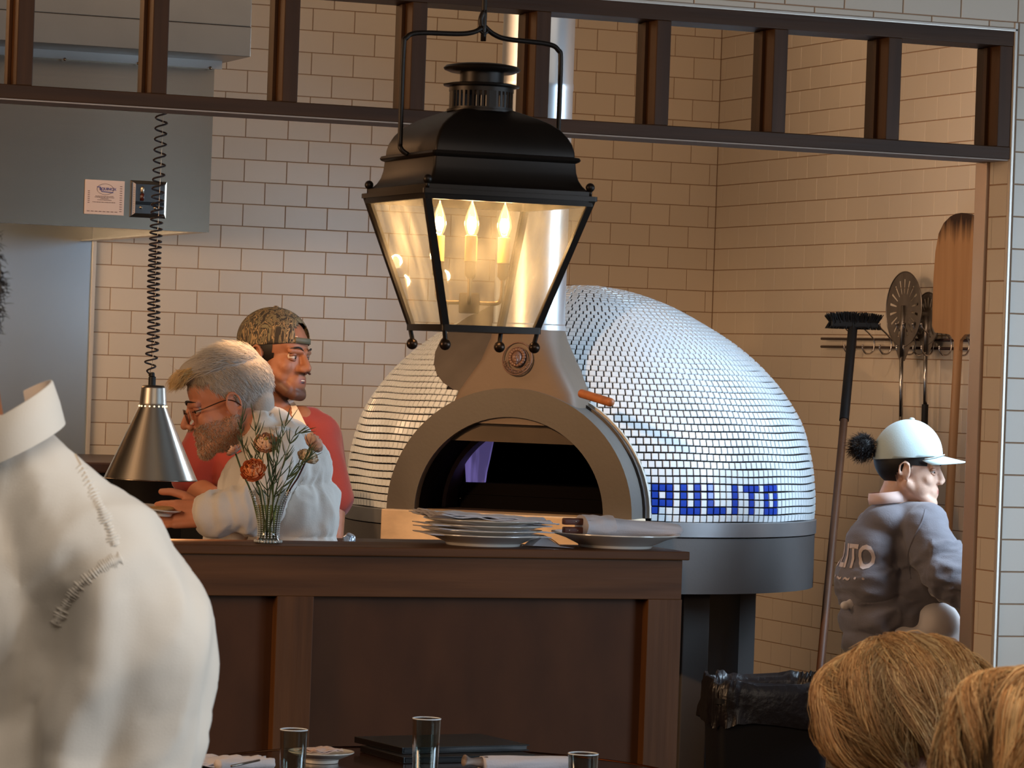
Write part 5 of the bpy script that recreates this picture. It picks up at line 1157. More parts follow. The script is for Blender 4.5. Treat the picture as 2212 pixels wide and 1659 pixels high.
# lettering on the back, wrapped onto the cloth
TX = mat('cream_print', hexc(214, 196, 188), .8)
def wraptext(name, s, org, ux, uz, size, m, parent, bvh, bold=.002, lift=.0025, xs=1.0):
    c = bpy.data.curves.new('t', 'FONT'); c.body = s; c.size = size; c.align_x = 'RIGHT'; c.offset = bold; c.resolution_u = 3; c.space_character = 1.0
    o = bpy.data.objects.new('t', c); COL.objects.link(o); bpy.context.view_layer.update(); me = bpy.data.meshes.new_from_object(o.evaluated_get(bpy.context.evaluated_depsgraph_get())); bpy.data.objects.remove(o)
    bm = bmesh.new(); bm.from_mesh(me); bmesh.ops.triangulate(bm, faces=bm.faces[:])
    for _ in range(2): bmesh.ops.subdivide_edges(bm, edges=[e for e in bm.edges if e.calc_length() > .008], cuts=1); bmesh.ops.triangulate(bm, faces=bm.faces[:])
    n_ = ux.cross(uz).normalized(); dead = []
    for v in bm.verts:
        p = org+ux*v.co.x*xs+uz*v.co.y; h = bvh.ray_cast(p-n_*.4*-1, -n_) if False else bvh.ray_cast(p+n_*.3, -n_)
        if h[0] is None or (h[0]-p).length > .3: dead.append(v)
        else: v.co = h[0]+n_*lift
    bmesh.ops.delete(bm, geom=dead, context='VERTS'); bm.to_mesh(me); bm.free(); me.materials.clear(); return obj(name, me, m, parent)
a3 = math.atan2(at(1900, 1200, D=D3).x, at(1900, 1200, D=D3).y); c2_ = Vector((-math.sin(a3), -math.cos(a3), 0)); r2_ = Vector((math.cos(a3), -math.sin(a3), 0))
bdir = (c2_*math.cos(math.radians(38))-r2_*math.sin(math.radians(38))); uxx = Vector((-bdir.y, bdir.x, 0)); uz_ = Vector((0, 0, 1))
orgO = at(1896, 1228, D=D3-.1); wraptext('lettering', 'PULITO', orgO, uxx, uz_, .092, TX, sw_, sb, .0025, xs=.68)
wraptext('small_lettering', '· · PIZZA · ·'.replace('PIZZA', '~ ~'), at(1880, 1262, D=D3-.1), uxx, uz_, .045, TX, sw_, sb, .001)
# apron tied at the back, white, over the hips
mb = MB(); PB(mb, D3, 1960, 1400, (98, 92, 70)); PB(mb, D3, 1950, 1520, (105, 98, 130)); PB(mb, D3, 2015, 1350, (56, 66, 55), -.02); PB(mb, D3, 2035, 1420, (48, 60, 80), -.02)
me = organic(mb, .007, 5); displace(me, lambda p: folds(p, 7, .008, (1, 1, .4), 5)); obj('apron', me, APR, p3_, label='white apron round the hips')
kn = at(1826, 1308, D=D3-.06); mb = MB(); mb.ball(kn, (.016, .012, .013), 12, 8); mb.ball(kn+Vector((.016, -.004, .006)), (.016, .009, .014), 12, 8); mb.caps(kn+Vector((.01, 0, 0)), .006, kn+Vector((.03, 0, -.012)), .008); obj('apron_knot', organic(mb, .0035, 2), APR, p3_, label='white apron bow at the back')
# ---------------------------------------------------------------- server in the foreground, seen from behind
D4 = 3.9; fl_ = at(-40, 1300, D=D4); p4_ = person('person in cream white shirt standing close by at left, seen from behind', (fl_.x, fl_.y, 0))
mb = MB(); PB(mb, D4, -140, 640, (128, 190, 215)); PCp(mb, D4, -90, 780, 80, -70, 1000, 92, .02, .02); PB(mb, D4, -80, 1300, (200, 140, 260)); PCp(mb, D4, 140, 1240, 120, 240, 1480, 105); PCp(mb, D4, 240, 1480, 108, 200, 1850, 85, 0, -.05)
PCp(mb, D4, -270, 1210, 130, -330, 1480, 110); PCp(mb, D4, -330, 1480, 108, -250, 1850, 85, 0, .1)
hs = MB(); hand(hs, frame(at(200, 1850, D=D4-.05), (0, .2, -1), (1, 0, 0)) @ Matrix.Rotation(PI/2, 4, 'Z'), 1); tomb(mb, hs, Matrix.Identity(4))
hs = MB(); hand(hs, frame(at(-250, 1850, D=D4+.1), (0, .2, -1), (1, 0, 0)) @ Matrix.Rotation(PI/2, 4, 'Z'), -1); tomb(mb, hs, Matrix.Identity(4))
PB(mb, D4, -60, 1800, (210, 170, 420))
for sx in (-.1, .1): mb.caps((fl_.x+sx, fl_.y, .9), .09, (fl_.x+sx, fl_.y, .08), .05, 14); mb.caps((fl_.x+sx, fl_.y, .045), .042, (fl_.x+sx, fl_.y+.16, .04), .036, 12)
me = organic(mb, .008, 3); paint(me, np.tile(lin(190, 130, 100), (len(me.vertices), 1))); me.materials.append(SKINV); b4_ = bpy.data.objects.new('body', me); link(b4_, p4_)
mb = MB(); PCp(mb, D4, 10, 1010, 112, 175, 1230, 182); PCp(mb, D4, 175, 1230, 182, 268, 1410, 186); PCp(mb, D4, 268, 1410, 186, 230, 1640, 178); PCp(mb, D4, 230, 1640, 178, 215, 1900, 150, 0, -.05)
PB(mb, D4, -60, 1320, (300, 225, 360), .02); PB(mb, D4, -60, 1750, (270, 210, 420), .02); PCp(mb, D4, -130, 1020, 112, -290, 1240, 180); PCp(mb, D4, -290, 1240, 180, -370, 1700, 160)
me = organic(mb, .008, 6)
def shf(p):
    x, y = proj(p); k = .5+.5*min(1, max(0, (y-1050)/250)); u = (x-120)/200
    # diagonal pulls running down from the armhole
    g = math.sin((x*.9+y*.33)/46+2.2*noise.noise(Vector((x/210, y/300, 1)))); m_ = math.exp(-((x-150)/120)**2)*min(1, max(0, (y-1180)/120))
    return k*folds(p, 7, .015, (1, 1, .45), 11)+.020*m_*g+folds(p, 20, .0016, (1, 1, .6), 1)
displace(me, shf); fs_ = obj('shirt', me, mat('cream_shirt_cotton', hexc(226, 218, 206), .8, bump=.08, bscale=500, sheen=.2, sss=0), p4_, label='cream white cotton shirt'); fb = bvh_of(fs_.data)
SEAM = mat('shirt_seam', hexc(226, 210, 190), .9)
for nm, pts_ in (('yoke_seam', [(128, 925), (158, 975), (200, 1060), (228, 1120), (250, 1180)]), ('armhole_seam', [(262, 1205), (225, 1222), (175, 1262), (140, 1310), (120, 1350)])):
    q_ = ribbon(nm, fb, pts_, .0035, SEAM, fs_, .0008, .003, n=12)
    sp_ = spline([Vector((x, y, 0)) for x, y in pts_], 10); mb = MB()
    for i in range(1, len(sp_)-1):
        t_ = (sp_[i+1]-sp_[i-1]).normalized(); nrm = Vector((-t_.y, t_.x, 0)); l = random.uniform(8, 18)
        A = px_shoot(fb, sp_[i].x-nrm.x*l, sp_[i].y-nrm.y*l, 0); B = px_shoot(fb, sp_[i].x+nrm.x*l, sp_[i].y+nrm.y*l, 0); C_ = px_shoot(fb, sp_[i].x, sp_[i].y, .001)
        if A and B and C_: mb.tube([A, (A+C_)/2+(C_-A)*.0, C_, (B+C_)/2, B], [.0002, .0011, .002, .0011, .0002], 8)
    if mb.v: obj('seam_puckers', mb, fs_.data.materials[0], fs_, smooth=True, kind='stuff')
mb = MB(); vs = []; fs = []; n = 48
for i in range(n+1):
    t_ = -.35*PI+(1.7*PI)*i/n; c_, sn = math.cos(t_), math.sin(t_)
    lo = at(10+116*c_, 972-58*c_+22*sn, D=D4-.070*sn); hi = at(2+106*c_, 886-62*c_+14*sn, D=D4-.064*sn); out = (lo-at(0, 990, D=D4)); out.z = 0; out = out.normalized()
    fold = hi+out*.0035; bot = lo+out*.008; vs += [lo, hi, hi+out*.0018+Vector((0, 0, .001)), fold, (fold+bot)/2+out*.001, bot]
for i in range(n):
    for j in range(5): a = i*6+j; fs.append((a, a+1, a+7, a+6))
mb.add(vs, fs); me = mb.mesh('c', True); fixn(me); obj('shirt_collar', me, fs_.data.materials[0], fs_)
ph_ = []; pc_ = []; hc4 = at(-135, 620, D=D4)
obj('hair_mass', organic(MB().ball(hc4, (.068, .10, .110), 20, 16), .006, 2), HAIRD, p4_)
for i in range(2600):
    d = Vector((random.gauss(0, 1), random.gauss(0, 1), random.gauss(0, 1))).normalized(); p = hc4+Vector((d.x*.066, d.y*.098, d.z*.108)); pts = [p]
    for k in range(4): p = p+(d*.4+Vector((random.uniform(-1, 1), random.uniform(-1, 1), random.uniform(-1.2, .6)))).normalized()*.005; pts.append(p.copy())
    ph_.append(pts); pc_.append(lin(34, 26, 22))
hairobj('hair_strands', ph_, .0006, HAIRA, p4_, pc_)
# ---------------------------------------------------------------- two seated diners with blond hair, bottom right
def diner(cx, cy, D, R, label, seed, n, tone, lean):
    random.seed(seed); c = at(cx, cy, D=D); sc = D/7668; a = math.atan2(c.x, c.y); RZ = Matrix.Rotation(-a, 4, 'Z'); Mh = Matrix.Translation(c) @ RZ @ Matrix.Rotation(math.radians(-38), 4, 'X') @ Matrix.Rotation(math.radians(-14 if seed == 5 else 12), 4, 'Y')
    p_ = person(label, (c.x, c.y, 0)); H = facing(cx, cy, D, 180-lean, 0); s = R*sc/.118
    mb = MB(); sub = MB(); headprims(sub, .84); tomb(mb, sub, H @ Matrix.Translation((0, .02, -.03))); mb.caps(c+Vector((0, 0, -.06)), .052, c+Vector((0, 0, -.22)), .056, 16)
    ax = Vector((math.cos(a), -math.sin(a), 0)); sh = c+Vector((0, 0, -.29)); mb.caps(sh-ax*.15, .055, sh+ax*.15, .055); mb.ball(sh+Vector((0, 0, -.18)), (.17, .12, .28), 20, 14)
    hip = sh+Vector((0, 0, -.42)); fw = Vector((-math.sin(a)*-1, math.cos(a), 0))
    for q_ in (-1, 1):
        mb.caps(sh+ax*.17*q_, .046, sh+ax*.21*q_+Vector((0, 0, -.28)), .038); mb.caps(sh+ax*.21*q_+Vector((0, 0, -.28)), .037, sh+ax*.16*q_+fw*.22+Vector((0, 0, -.30)), .028)
        hs = MB(); hand(hs, frame(sh+ax*.16*q_+fw*.22+Vector((0, 0, -.30)), fw, (0, 0, 1)) @ Matrix.Rotation(PI/2, 4, 'Z'), q_, (.3, .3, .4, .4)); tomb(mb, hs, Matrix.Identity(4))
        k_ = hip+ax*.09*q_+fw*.40; mb.caps(hip+ax*.09*q_, .085, k_, .06); mb.caps(k_, .055, Vector((k_.x, k_.y, .08)), .04); mb.caps(Vector((k_.x, k_.y, .04)), .036, Vector((k_.x, k_.y, .04))+fw*.14, .03)
    me = organic(mb, .007, 3); paint(me, np.tile(lin(206, 150, 120), (len(me.vertices), 1))); me.materials.append(SKINV); o = bpy.data.objects.new('body', me); link(o, p_)
    mb = MB(); mb.ball(sh+Vector((0, 0, -.19)), (.20, .145, .27), 22, 16).caps(sh-ax*.16, .07, sh+ax*.16, .07)
    for q_ in (-1, 1): mb.caps(sh+ax*.17*q_, .062, sh+ax*.21*q_+Vector((0, 0, -.28)), .052)
    mb.ball(hip, (.20, .18, .13), 20, 14)
    me = organic(mb, .009, 4); displace(me, lambda q: folds(q, 6, .008, (1, 1, .5), 3)); obj('dark_top', me, mat('dark_knit' if seed == 5 else 'dark_blouse', hexc(44, 38, 40), .9), p_)
    # hair mass
    Rm = R*sc
    def surf(th, az, k=1.0, ln=0):
        # th polar from crown, az around; ellipsoid that widens into a bob
        w = 1+.10*math.sin(min(th, 2.2)*1.1); dv = noise.noise(Vector((az*1.6, th*1.3, seed)))*.10
        return Vector((math.sin(th)*math.cos(az)*Rm*w*(k+dv), math.sin(th)*math.sin(az)*Rm*1.0*(k+dv), math.cos(min(th, PI))*Rm*.98*(k+dv)))
    mb = MB(); vs = []; fs = []; NA_, NT = 72, 34
    for i in range(NT):
        th = .02+2.6*i/(NT-1)
        for k in range(NA_): az = 2*PI*k/NA_; vs.append(surf(th, az, .925+.012*math.sin(az*11+th*2)))
    for i in range(NT-1):
        for k in range(NA_): k2 = (k+1) % NA_; fs.append((i*NA_+k, i*NA_+k2, (i+1)*NA_+k2, (i+1)*NA_+k))
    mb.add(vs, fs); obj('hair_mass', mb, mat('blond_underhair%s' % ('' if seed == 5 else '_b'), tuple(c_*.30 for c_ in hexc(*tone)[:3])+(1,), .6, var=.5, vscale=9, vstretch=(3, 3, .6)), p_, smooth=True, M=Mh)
    paths = []; cols = []; ncl = 54; cl = [(random.uniform(0, 2*PI), random.uniform(-.5, .5), random.uniform(.62, 1.25), random.uniform(-1.3, 1.3), random.uniform(0, 6)) for _ in range(ncl)]
    part = -1.2
    for i in range(n):
        cA_, cB_, cg, cw, cph = cl[i % ncl]; az = cA_+random.gauss(0, .07); th0 = abs(random.gauss(0, .4))+.02 if random.random() < .4 else .25+.35*int((cph*3) % 4)+random.uniform(0, .22)
        L_ = random.uniform(.8, 1.5); pts = []; k0 = random.uniform(.945, .985)+.11*cB_; fl = random.random() < .05
        for j in range(10):
            t_ = j/9; th = min(th0+L_*t_, 2.75); aw = az+cw*.42*math.sin(t_*2.4+cph)*t_+.25*math.sin(az-part)*t_*(1 if th0 < 1 else .3)
            k_ = k0+.035*math.sin(t_*5+cph)*t_+(.05*t_*t_ if fl else 0)+.03*max(0, t_-.7)*cB_*2; p = surf(th, aw, k_)
            pts.append(Mh @ (p+Vector((random.uniform(-1, 1), random.uniform(-1, 1), random.uniform(-1, 1)))*.00022*j))
        paths.append(pts); g = cg*random.uniform(.75, 1.2); cols.append((lin(*tone)*1.15 if random.random() < .65 else lin(228, 190, 134))*g)
    hairobj('hair_strands', paths, .0009, HAIRA, p_, cols)
    return p_
diner(1955, 1552, 4.6, 182, 'person with short golden blond layered hair, back of head, seated lower right', 5, 12000, (180, 138, 92), 20)
diner(2262, 1668, 3.5, 232, 'person with blond hair cut off by the bottom right corner, seated nearest', 8, 9000, (190, 142, 90), 10)
random.seed(21)
for o_ in (p1_, p2_, p3_): del o_['_lid']
for o_, xs_, yk, cc in ((p1_, (-.08, .10), 0, (40, 38, 44)), (p2_, (-.08, .10), 0, (46, 50, 64)), (p3_, (-.05, .09), .6, (44, 46, 56)), (p4_, (-.1, .1), 0, (30, 28, 30))):
    b_ = wm(o_).translation; mb = MB(); top_ = .93 if o_ is not p3_ else .62
    for x_ in xs_: mb.caps((b_.x+x_, b_.y+x_*yk+(.02 if yk == 0 and o_ is not p4_ else 0), top_), .115, (b_.x+x_, b_.y+x_*yk+(.02 if yk == 0 and o_ is not p4_ else 0), .13), .072, 16)
    mb.ball((b_.x+sum(xs_)/2, b_.y+.01, top_), (.17, .13, .12), 18, 12)
    me = organic(mb, .012, 4); displace(me, lambda p: folds(p, 8, .005, (1, 1, .6), 2)); obj('trousers', me, mat('trouser_cloth', hexc(*cc), .9), o_)
# ================================================================ ON THE COUNTER
CZ = 1.0885
def plate_mb(r, h=.026, foot=.55):
    return MB().lathe([(0, .003), (r*foot*.9, .003), (r*foot*.93, 0), (r*foot, 0), (r*foot*1.04, .006), (r*.80, h*.62), (r*.97, h*.86), (r, h*.93), (r*.998, h), (r*.96, h*.97), (r*.78, h*.76), (r*foot, .010), (0, .008)], 72, cap=False)
def napkin_sheet(w, d, seed, amp=.006, layers=2, th=.0022, curl=.0):
    mb = MB()
    for L_ in range(layers):
        n = 26; vs = []; fs = []
        for side in (0, 1):
            for i in range(n+1):
                for j in range(n+1):
                    u = -1+2*i/n; v = -1+2*j/n; x = u*w/2*(1-.05*L_); y = v*d/2*(1-.06*L_)
                    z = L_*.0028+amp*noise.noise(Vector((u*1.7+seed, v*1.7-seed, L_*.3)))+amp*.5*noise.noise(Vector((u*4+seed, v*4, L_)))+curl*max(0, abs(u)-.55)**1.3+th*side
                    z += .004*max(0, -u-.7)*2
                    vs.append((x, y, z))
        m = (n+1)**2
        for i in range(n):
            for j in range(n): a = i*(n+1)+j; fs.append((a, a+1, a+n+2, a+n+1)); fs.append((m+a, m+a+n+1, m+a+n+2, m+a+1))
        edge = [i*(n+1) for i in range(n+1)]+[n*(n+1)+j for j in range(1, n+1)]+[i*(n+1)+n for i in range(n-1, -1, -1)]+[j for j in range(n-1, 0, -1)]
        for a, b in zip(edge, edge[1:]+edge[:1]): fs.append((a, b, m+b, m+a))
        mb.add(vs, fs)
    return mb
sc_ = at(1043, 1180, Y=7.655); stackC = Vector((sc_.x, 7.655, CZ))
pos = ['lowest plate of the stack beside the wooden-handled knives', 'second plate from the bottom of the napkin-layered stack', 'third plate from the bottom of the napkin-layered stack', 'topmost plate of the napkin-layered stack']
npos = ['napkin between the two lowest stacked plates, edges sticking out', 'creased napkin in the middle of the plate stack, corner folded up', 'napkin tucked under the topmost plate of the stack', 'folded white napkin lying on top of the plate stack']
zz = 0
for i in range(4):
    ox = (.0, -.004, .004, 0)[i]
    p0 = empty('dinner_plate', stackC+Vector((ox, 0, zz)), 'white '+pos[i], 'plate', 'stacked dinner plates')
    obj('plate_body', plate_mb(.142 if i == 0 else .140, .027 if i == 0 else .0215, .60 if i == 0 else .5), PORC, p0, smooth=True, angle=35, M=Matrix.Translation(stackC+Vector((ox, 0, zz))))
    nz0 = zz+(.0275 if i == 0 else .0225)
    M_ = Matrix.Translation(stackC+Vector((-.006+.004*(i % 2), -.006, nz0-.004+(0 if i < 3 else .003)))) @ Matrix.Rotation((-.10, .06, -.05, .03)[i], 4, 'Z') @ Matrix.Rotation((.0, .015, -.01, .03)[i], 4, 'Y')
    nm = napkin_sheet(.292 if i < 3 else .30, .15 if i < 3 else .19, i*3.7, .0018 if i < 3 else .0075, 1 if i < 3 else 3)
    o = obj('folded_napkin', nm, LINEN, None, smooth=True, M=M_); tag(o, 'white '+npos[i], 'napkin', 'napkins layered in the plate stack')
    zz = nz0+.0035 - (.0145 if i < 3 else 0)
# the single plate with a rolled napkin and knives
pr_ = at(1329, 1183, Y=7.645); PRc = Vector((pr_.x, 7.645, CZ)); p0 = empty('dinner_plate', PRc, 'wide white plate on the counter end holding the rolled napkin and knives', 'plate')
obj('plate_body', plate_mb(.152, .034, .56), PORC, p0, smooth=True, angle=35, M=Matrix.Translation(PRc))
nr = empty('rolled_napkin', PRc+Vector((.02, 0, .03)), 'rolled white napkin wrapped round steak knives on the single plate', 'napkin')
def roll(p0, p1, r0, r1, flat, seed, m, parent, n=40, seg=36, flare=0):
    ax = (p1-p0); L_ = ax.length; ax.normalize(); s_ = ax.cross(Vector((0, 0, 1))).normalized(); u_ = Vector((0, 0, 1)); mb = MB(); vs = []; fs = []
    for i in range(n+1):
        t_ = i/n; r = r0+(r1-r0)*t_; w = 1+flare*max(0, t_-.8)*5
        for k in range(seg):
            a = 2*PI*k/seg; d = r*(1+.14*noise.noise(Vector((math.cos(a)*1.6, math.sin(a)*1.6, t_*3+seed)))+.16*(1-2*abs(noise.noise(Vector((math.cos(a)*3.5, math.sin(a)*3.5, t_*1.6+seed)))))*.6)
            vs.append(p0+ax*(L_*t_+.006*noise.noise(Vector((a, seed, 1)))*(t_ > .97))+s_*math.cos(a)*d*w*1.25+u_*math.sin(a)*d*flat*(1-.25*max(0, t_-.8)*5*flare))
    for i in range(n):
        for k in range(seg): k2 = (k+1) % seg; fs.append((i*seg+k, i*seg+k2, (i+1)*seg+k2, (i+1)*seg+k))
    fs.append(tuple(range(seg-1, -1, -1))); fs.append(tuple(n*seg+k for k in range(seg))); mb.add(vs, fs); return mb
ra = at(1262, 1136, Y=7.63); rb = at(1462, 1146, Y=7.66)
obj('napkin_roll', roll(ra, rb, .024, .017, .92, 2.2, LINEN, nr, flare=.3), LINEN, nr, smooth=True)
rc = at(1256, 1137, Y=7.63); rd = at(1318, 1138, Y=7.637)
obj('napkin_cuff', roll(rc, rd, .0265, .0265, .95, 5.1, LINEN, nr, n=12), LINEN, nr, smooth=True, angle=50)
for i in range(5):
    a0 = rb+Vector((-.03, -.012+.005*i, .0)); obj('napkin_fold', MB().tube(spline([a0+Vector((-.10, -.004, .012-.003*i)), a0+Vector((-.03, -.002, .012-.005*i)), a0+Vector((.02, .0, .008-.005*i))], 6), .0035, 8), LINEN, nr, smooth=True)
KW = mat('knife_handle_wood', hexc(110, 62, 48), .5, var=.4, vscale=60, vstretch=(.3, 1, 1))
for i, (y, dz, lb) in enumerate(((1126, 0, 'upper brown wooden-handled steak knife sticking out of the napkin roll'), (1145, 0, 'lower brown wooden-handled steak knife with a steel rivet, in the roll'))):
    a_ = at(1216, y, Y=7.628); b_ = at(1266, y+1, Y=7.63); kf = empty('steak_knife', a_, lb, 'knife', 'steak knives in the napkin roll')
    d_ = (b_-a_).normalized(); Mk = Matrix.Identity(4); x_ = d_; z_ = Vector((0, 0, 1)); y_ = z_.cross(x_).normalized()
    for j, v_ in enumerate((x_, y_, z_)):
        for q_ in range(3): Mk[q_][j] = v_[q_]
    Mk.translation = a_
    obj('knife_handle', MB().bbox((0, -.008, -.0078), (.058, .008, .0078), .004, Mk), KW, kf, smooth=True, angle=60)
    obj('knife_blade', MB().box((.058, -.001, -.007), (.13, .001, .007), M=Mk), STEEL, kf)
    for rx in ((.013, .034) if i else (.030,)): obj('rivet', MB().ball(Mk @ Vector((rx, -.0078, 0)), (.0022, .001, .0022), 8, 6), STEEL, kf, smooth=True)
fp_ = empty('folded_paper', at(1180, 1178, Y=7.60), 'small folded white paper lying between the plate stack and the single plate', 'paper')
a_, b_, c_, d_ = at(1150, 1179, Y=7.60), at(1176, 1157, Y=7.66), at(1211, 1180, Y=7.60), at(1240, 1184, Y=7.58)
obj('paper_sheet', MB().add([a_, b_, c_, d_, a_+Vector((0, .05, 0)), b_+Vector((0, .05, 0)), c_+Vector((0, .05, 0)), d_+Vector((0, .05, 0))], [(0, 1, 2), (0, 2, 3), (4, 6, 5), (4, 7, 6), (0, 4, 5, 1), (1, 5, 6, 2), (2, 6, 7, 3), (3, 7, 4, 0)]), LINEN, fp_)
obj('warm_lit_edge', MB().tube(spline([b_, (b_+c_)/2+Vector((.001, 0, .002)), c_], 6), .0011, 6), mat('warm_lit_edge', hexc(220, 150, 100), .3, .8), fp_, smooth=True, label='thin edge tinted as orange-lit')  # orange light on the paper's edge drawn as a coloured tube
# crumpled bag behind the counter
cb_ = at(754, 1168, D=9.2); bgm = MB().ball(cb_, (.018, .016, .02), 14, 10).ball(cb_+Vector((.006, 0, .006)), .012, 10, 8)
me = organic(bgm, .003, 1); displace(me, lambda p: .004*noise.noise(p*90)); o = obj('crumpled_foil', me, mat('foil_blue', (.5, .55, .62, 1), .25, .6), None, label='small crumpled blue-grey foil behind the counter, right of the white shirt', cat='foil')
bs_ = empty('back_counter', (3.1, 8.8, 0), 'low dark work counter behind the serving counter in front of the oven', 'counter')
obj('counter_slab', MB().bbox((2.86, 8.66, 1.007), (3.42, 8.95, 1.032), .004), BLACK, bs_)
for sx in (2.97, 3.37): obj('leg', MB().box((sx-.02, 8.78, 0), (sx+.02, 8.82, 1.007)), BLACK, bs_)
# ---------------------------------------------------------------- vase with flowers
vc = at(579, 1174, Y=7.60); VC = Vector((vc.x, 7.60, CZ)); k_ = 1/929
va_ = empty('glass_vase', VC, 'small flared cut glass vase with beaded ribs on the counter', 'vase')
gmv = bpy.data.materials.new('clear_glass'); gmv.use_nodes = True; nt = gmv.node_tree; nt.nodes.clear(); N = nt.nodes; o_ = N.new('ShaderNodeOutputMaterial'); t_ = N.new('ShaderNodeBsdfTransparent'); t_.inputs[0].default_value = (.86, .90, .88, 1); g_ = N.new('ShaderNodeBsdfGlossy'); g_.inputs['Roughness'].default_value = .03; x_ = N.new('ShaderNodeMixShader'); lw = N.new('ShaderNodeLayerWeight'); lw.inputs[0].default_value = .42
nt.links.new(lw.outputs['Facing'], x_.inputs[0]); nt.links.new(t_.outputs[0], x_.inputs[1]); nt.links.new(g_.outputs[0], x_.inputs[2]); nt.links.new(x_.outputs[0], o_.inputs[0])
BEAD = mat('bead_glass', (.8, .84, .84, 1), .06, spec=1); BEAD.node_tree.nodes['Principled BSDF'].inputs['Alpha'].default_value = .55
REFR = mat('thick_glass', (.95, .98, .97, 1), .02, trans=1, ior=1.45)
vp = [(.029, 0), (.031, .004), (.024, .012), (.0225, .022), (.0235, .040), (.0265, .065), (.033, .092), (.041, .108), (.0475, .121)]
def vr(z): return float(np.interp(z, [b for a, b in vp], [a for a, b in vp]))
mb = MB(); vs = []; fs = []; S = 64
zs = [0, .004, .010, .022, .04, .055, .07, .085, .1, .11, .121]
for z in zs:
    for k in range(S):
        a = 2*PI*k/S; star = 1+.05*math.cos(a*10)*(z/.121)**2; vs.append((vr(z)*star*math.cos(a), vr(z)*star*math.sin(a), z+.006*math.cos(a*10)*(z/.121)**6))
for i in range(len(zs)-1):
    for k in range(S): k2 = (k+1) % S; fs.append((i*S+k, i*S+k2, (i+1)*S+k2, (i+1)*S+k))
mb.add(vs, fs); obj('vase_wall', mb, gmv, va_, smooth=True, M=Matrix.Translation(VC))
mb = MB()
for k in range(20):
    a = 2*PI*k/20
    for z in np.linspace(.014, .116, 22): mb.ball((vr(z)*1.02*math.cos(a), vr(z)*1.02*math.sin(a), z), .0025 if k % 2 else .0018, 6, 5)
for k in range(26): a = 2*PI*k/26; mb.ball((.0295*math.cos(a), .0295*math.sin(a), .005), .0034, 8, 6)
obj('glass_beads', mb, BEAD, va_, smooth=True, M=Matrix.Translation(VC), kind='stuff')
obj('glass_foot', MB().lathe([(0, .0005), (.028, .0005), (.030, .005), (.022, .012), (0, .014)], 32, Matrix.Translation(VC), cap=False), gmv, va_, smooth=True)
wt_ = bpy.data.materials.new('green_water'); wt_.use_nodes = True; nt = wt_.node_tree; nt.nodes.clear(); N = nt.nodes; o_ = N.new('ShaderNodeOutputMaterial'); t_ = N.new('ShaderNodeBsdfTransparent'); t_.inputs[0].default_value = (.62, .68, .42, 1); nt.links.new(t_.outputs[0], o_.inputs[0])
obj('vase_water', MB().lathe([(0, .015), (.020, .015), (.0215, .04), (.0245, .065), (.029, .085), (0, .085)], 32, Matrix.Translation(VC), cap=False), wt_, va_, smooth=True)
STEM = mat('stem_green', hexc(112, 124, 76), .5, var=.3, vscale=40); LEAF = mat('needle_leaf_green', hexc(84, 98, 62), .55, var=.35, vscale=60); PLUMS = mat('plum_stem', hexc(96, 66, 70), .5)
def petal_mat(nm, c, c2): return mat(nm, c, .6, var=.1, vscale=40, col2=c2, sss=.2)
PE = [petal_mat('petal_peach', hexc(255, 216, 182), hexc(250, 192, 154)), petal_mat('petal_orange', hexc(250, 158, 100), hexc(236, 132, 78)), petal_mat('petal_blush', hexc(255, 214, 192), hexc(246, 190, 166)), petal_mat('petal_cream', hexc(255, 234, 204), hexc(250, 214, 176))]
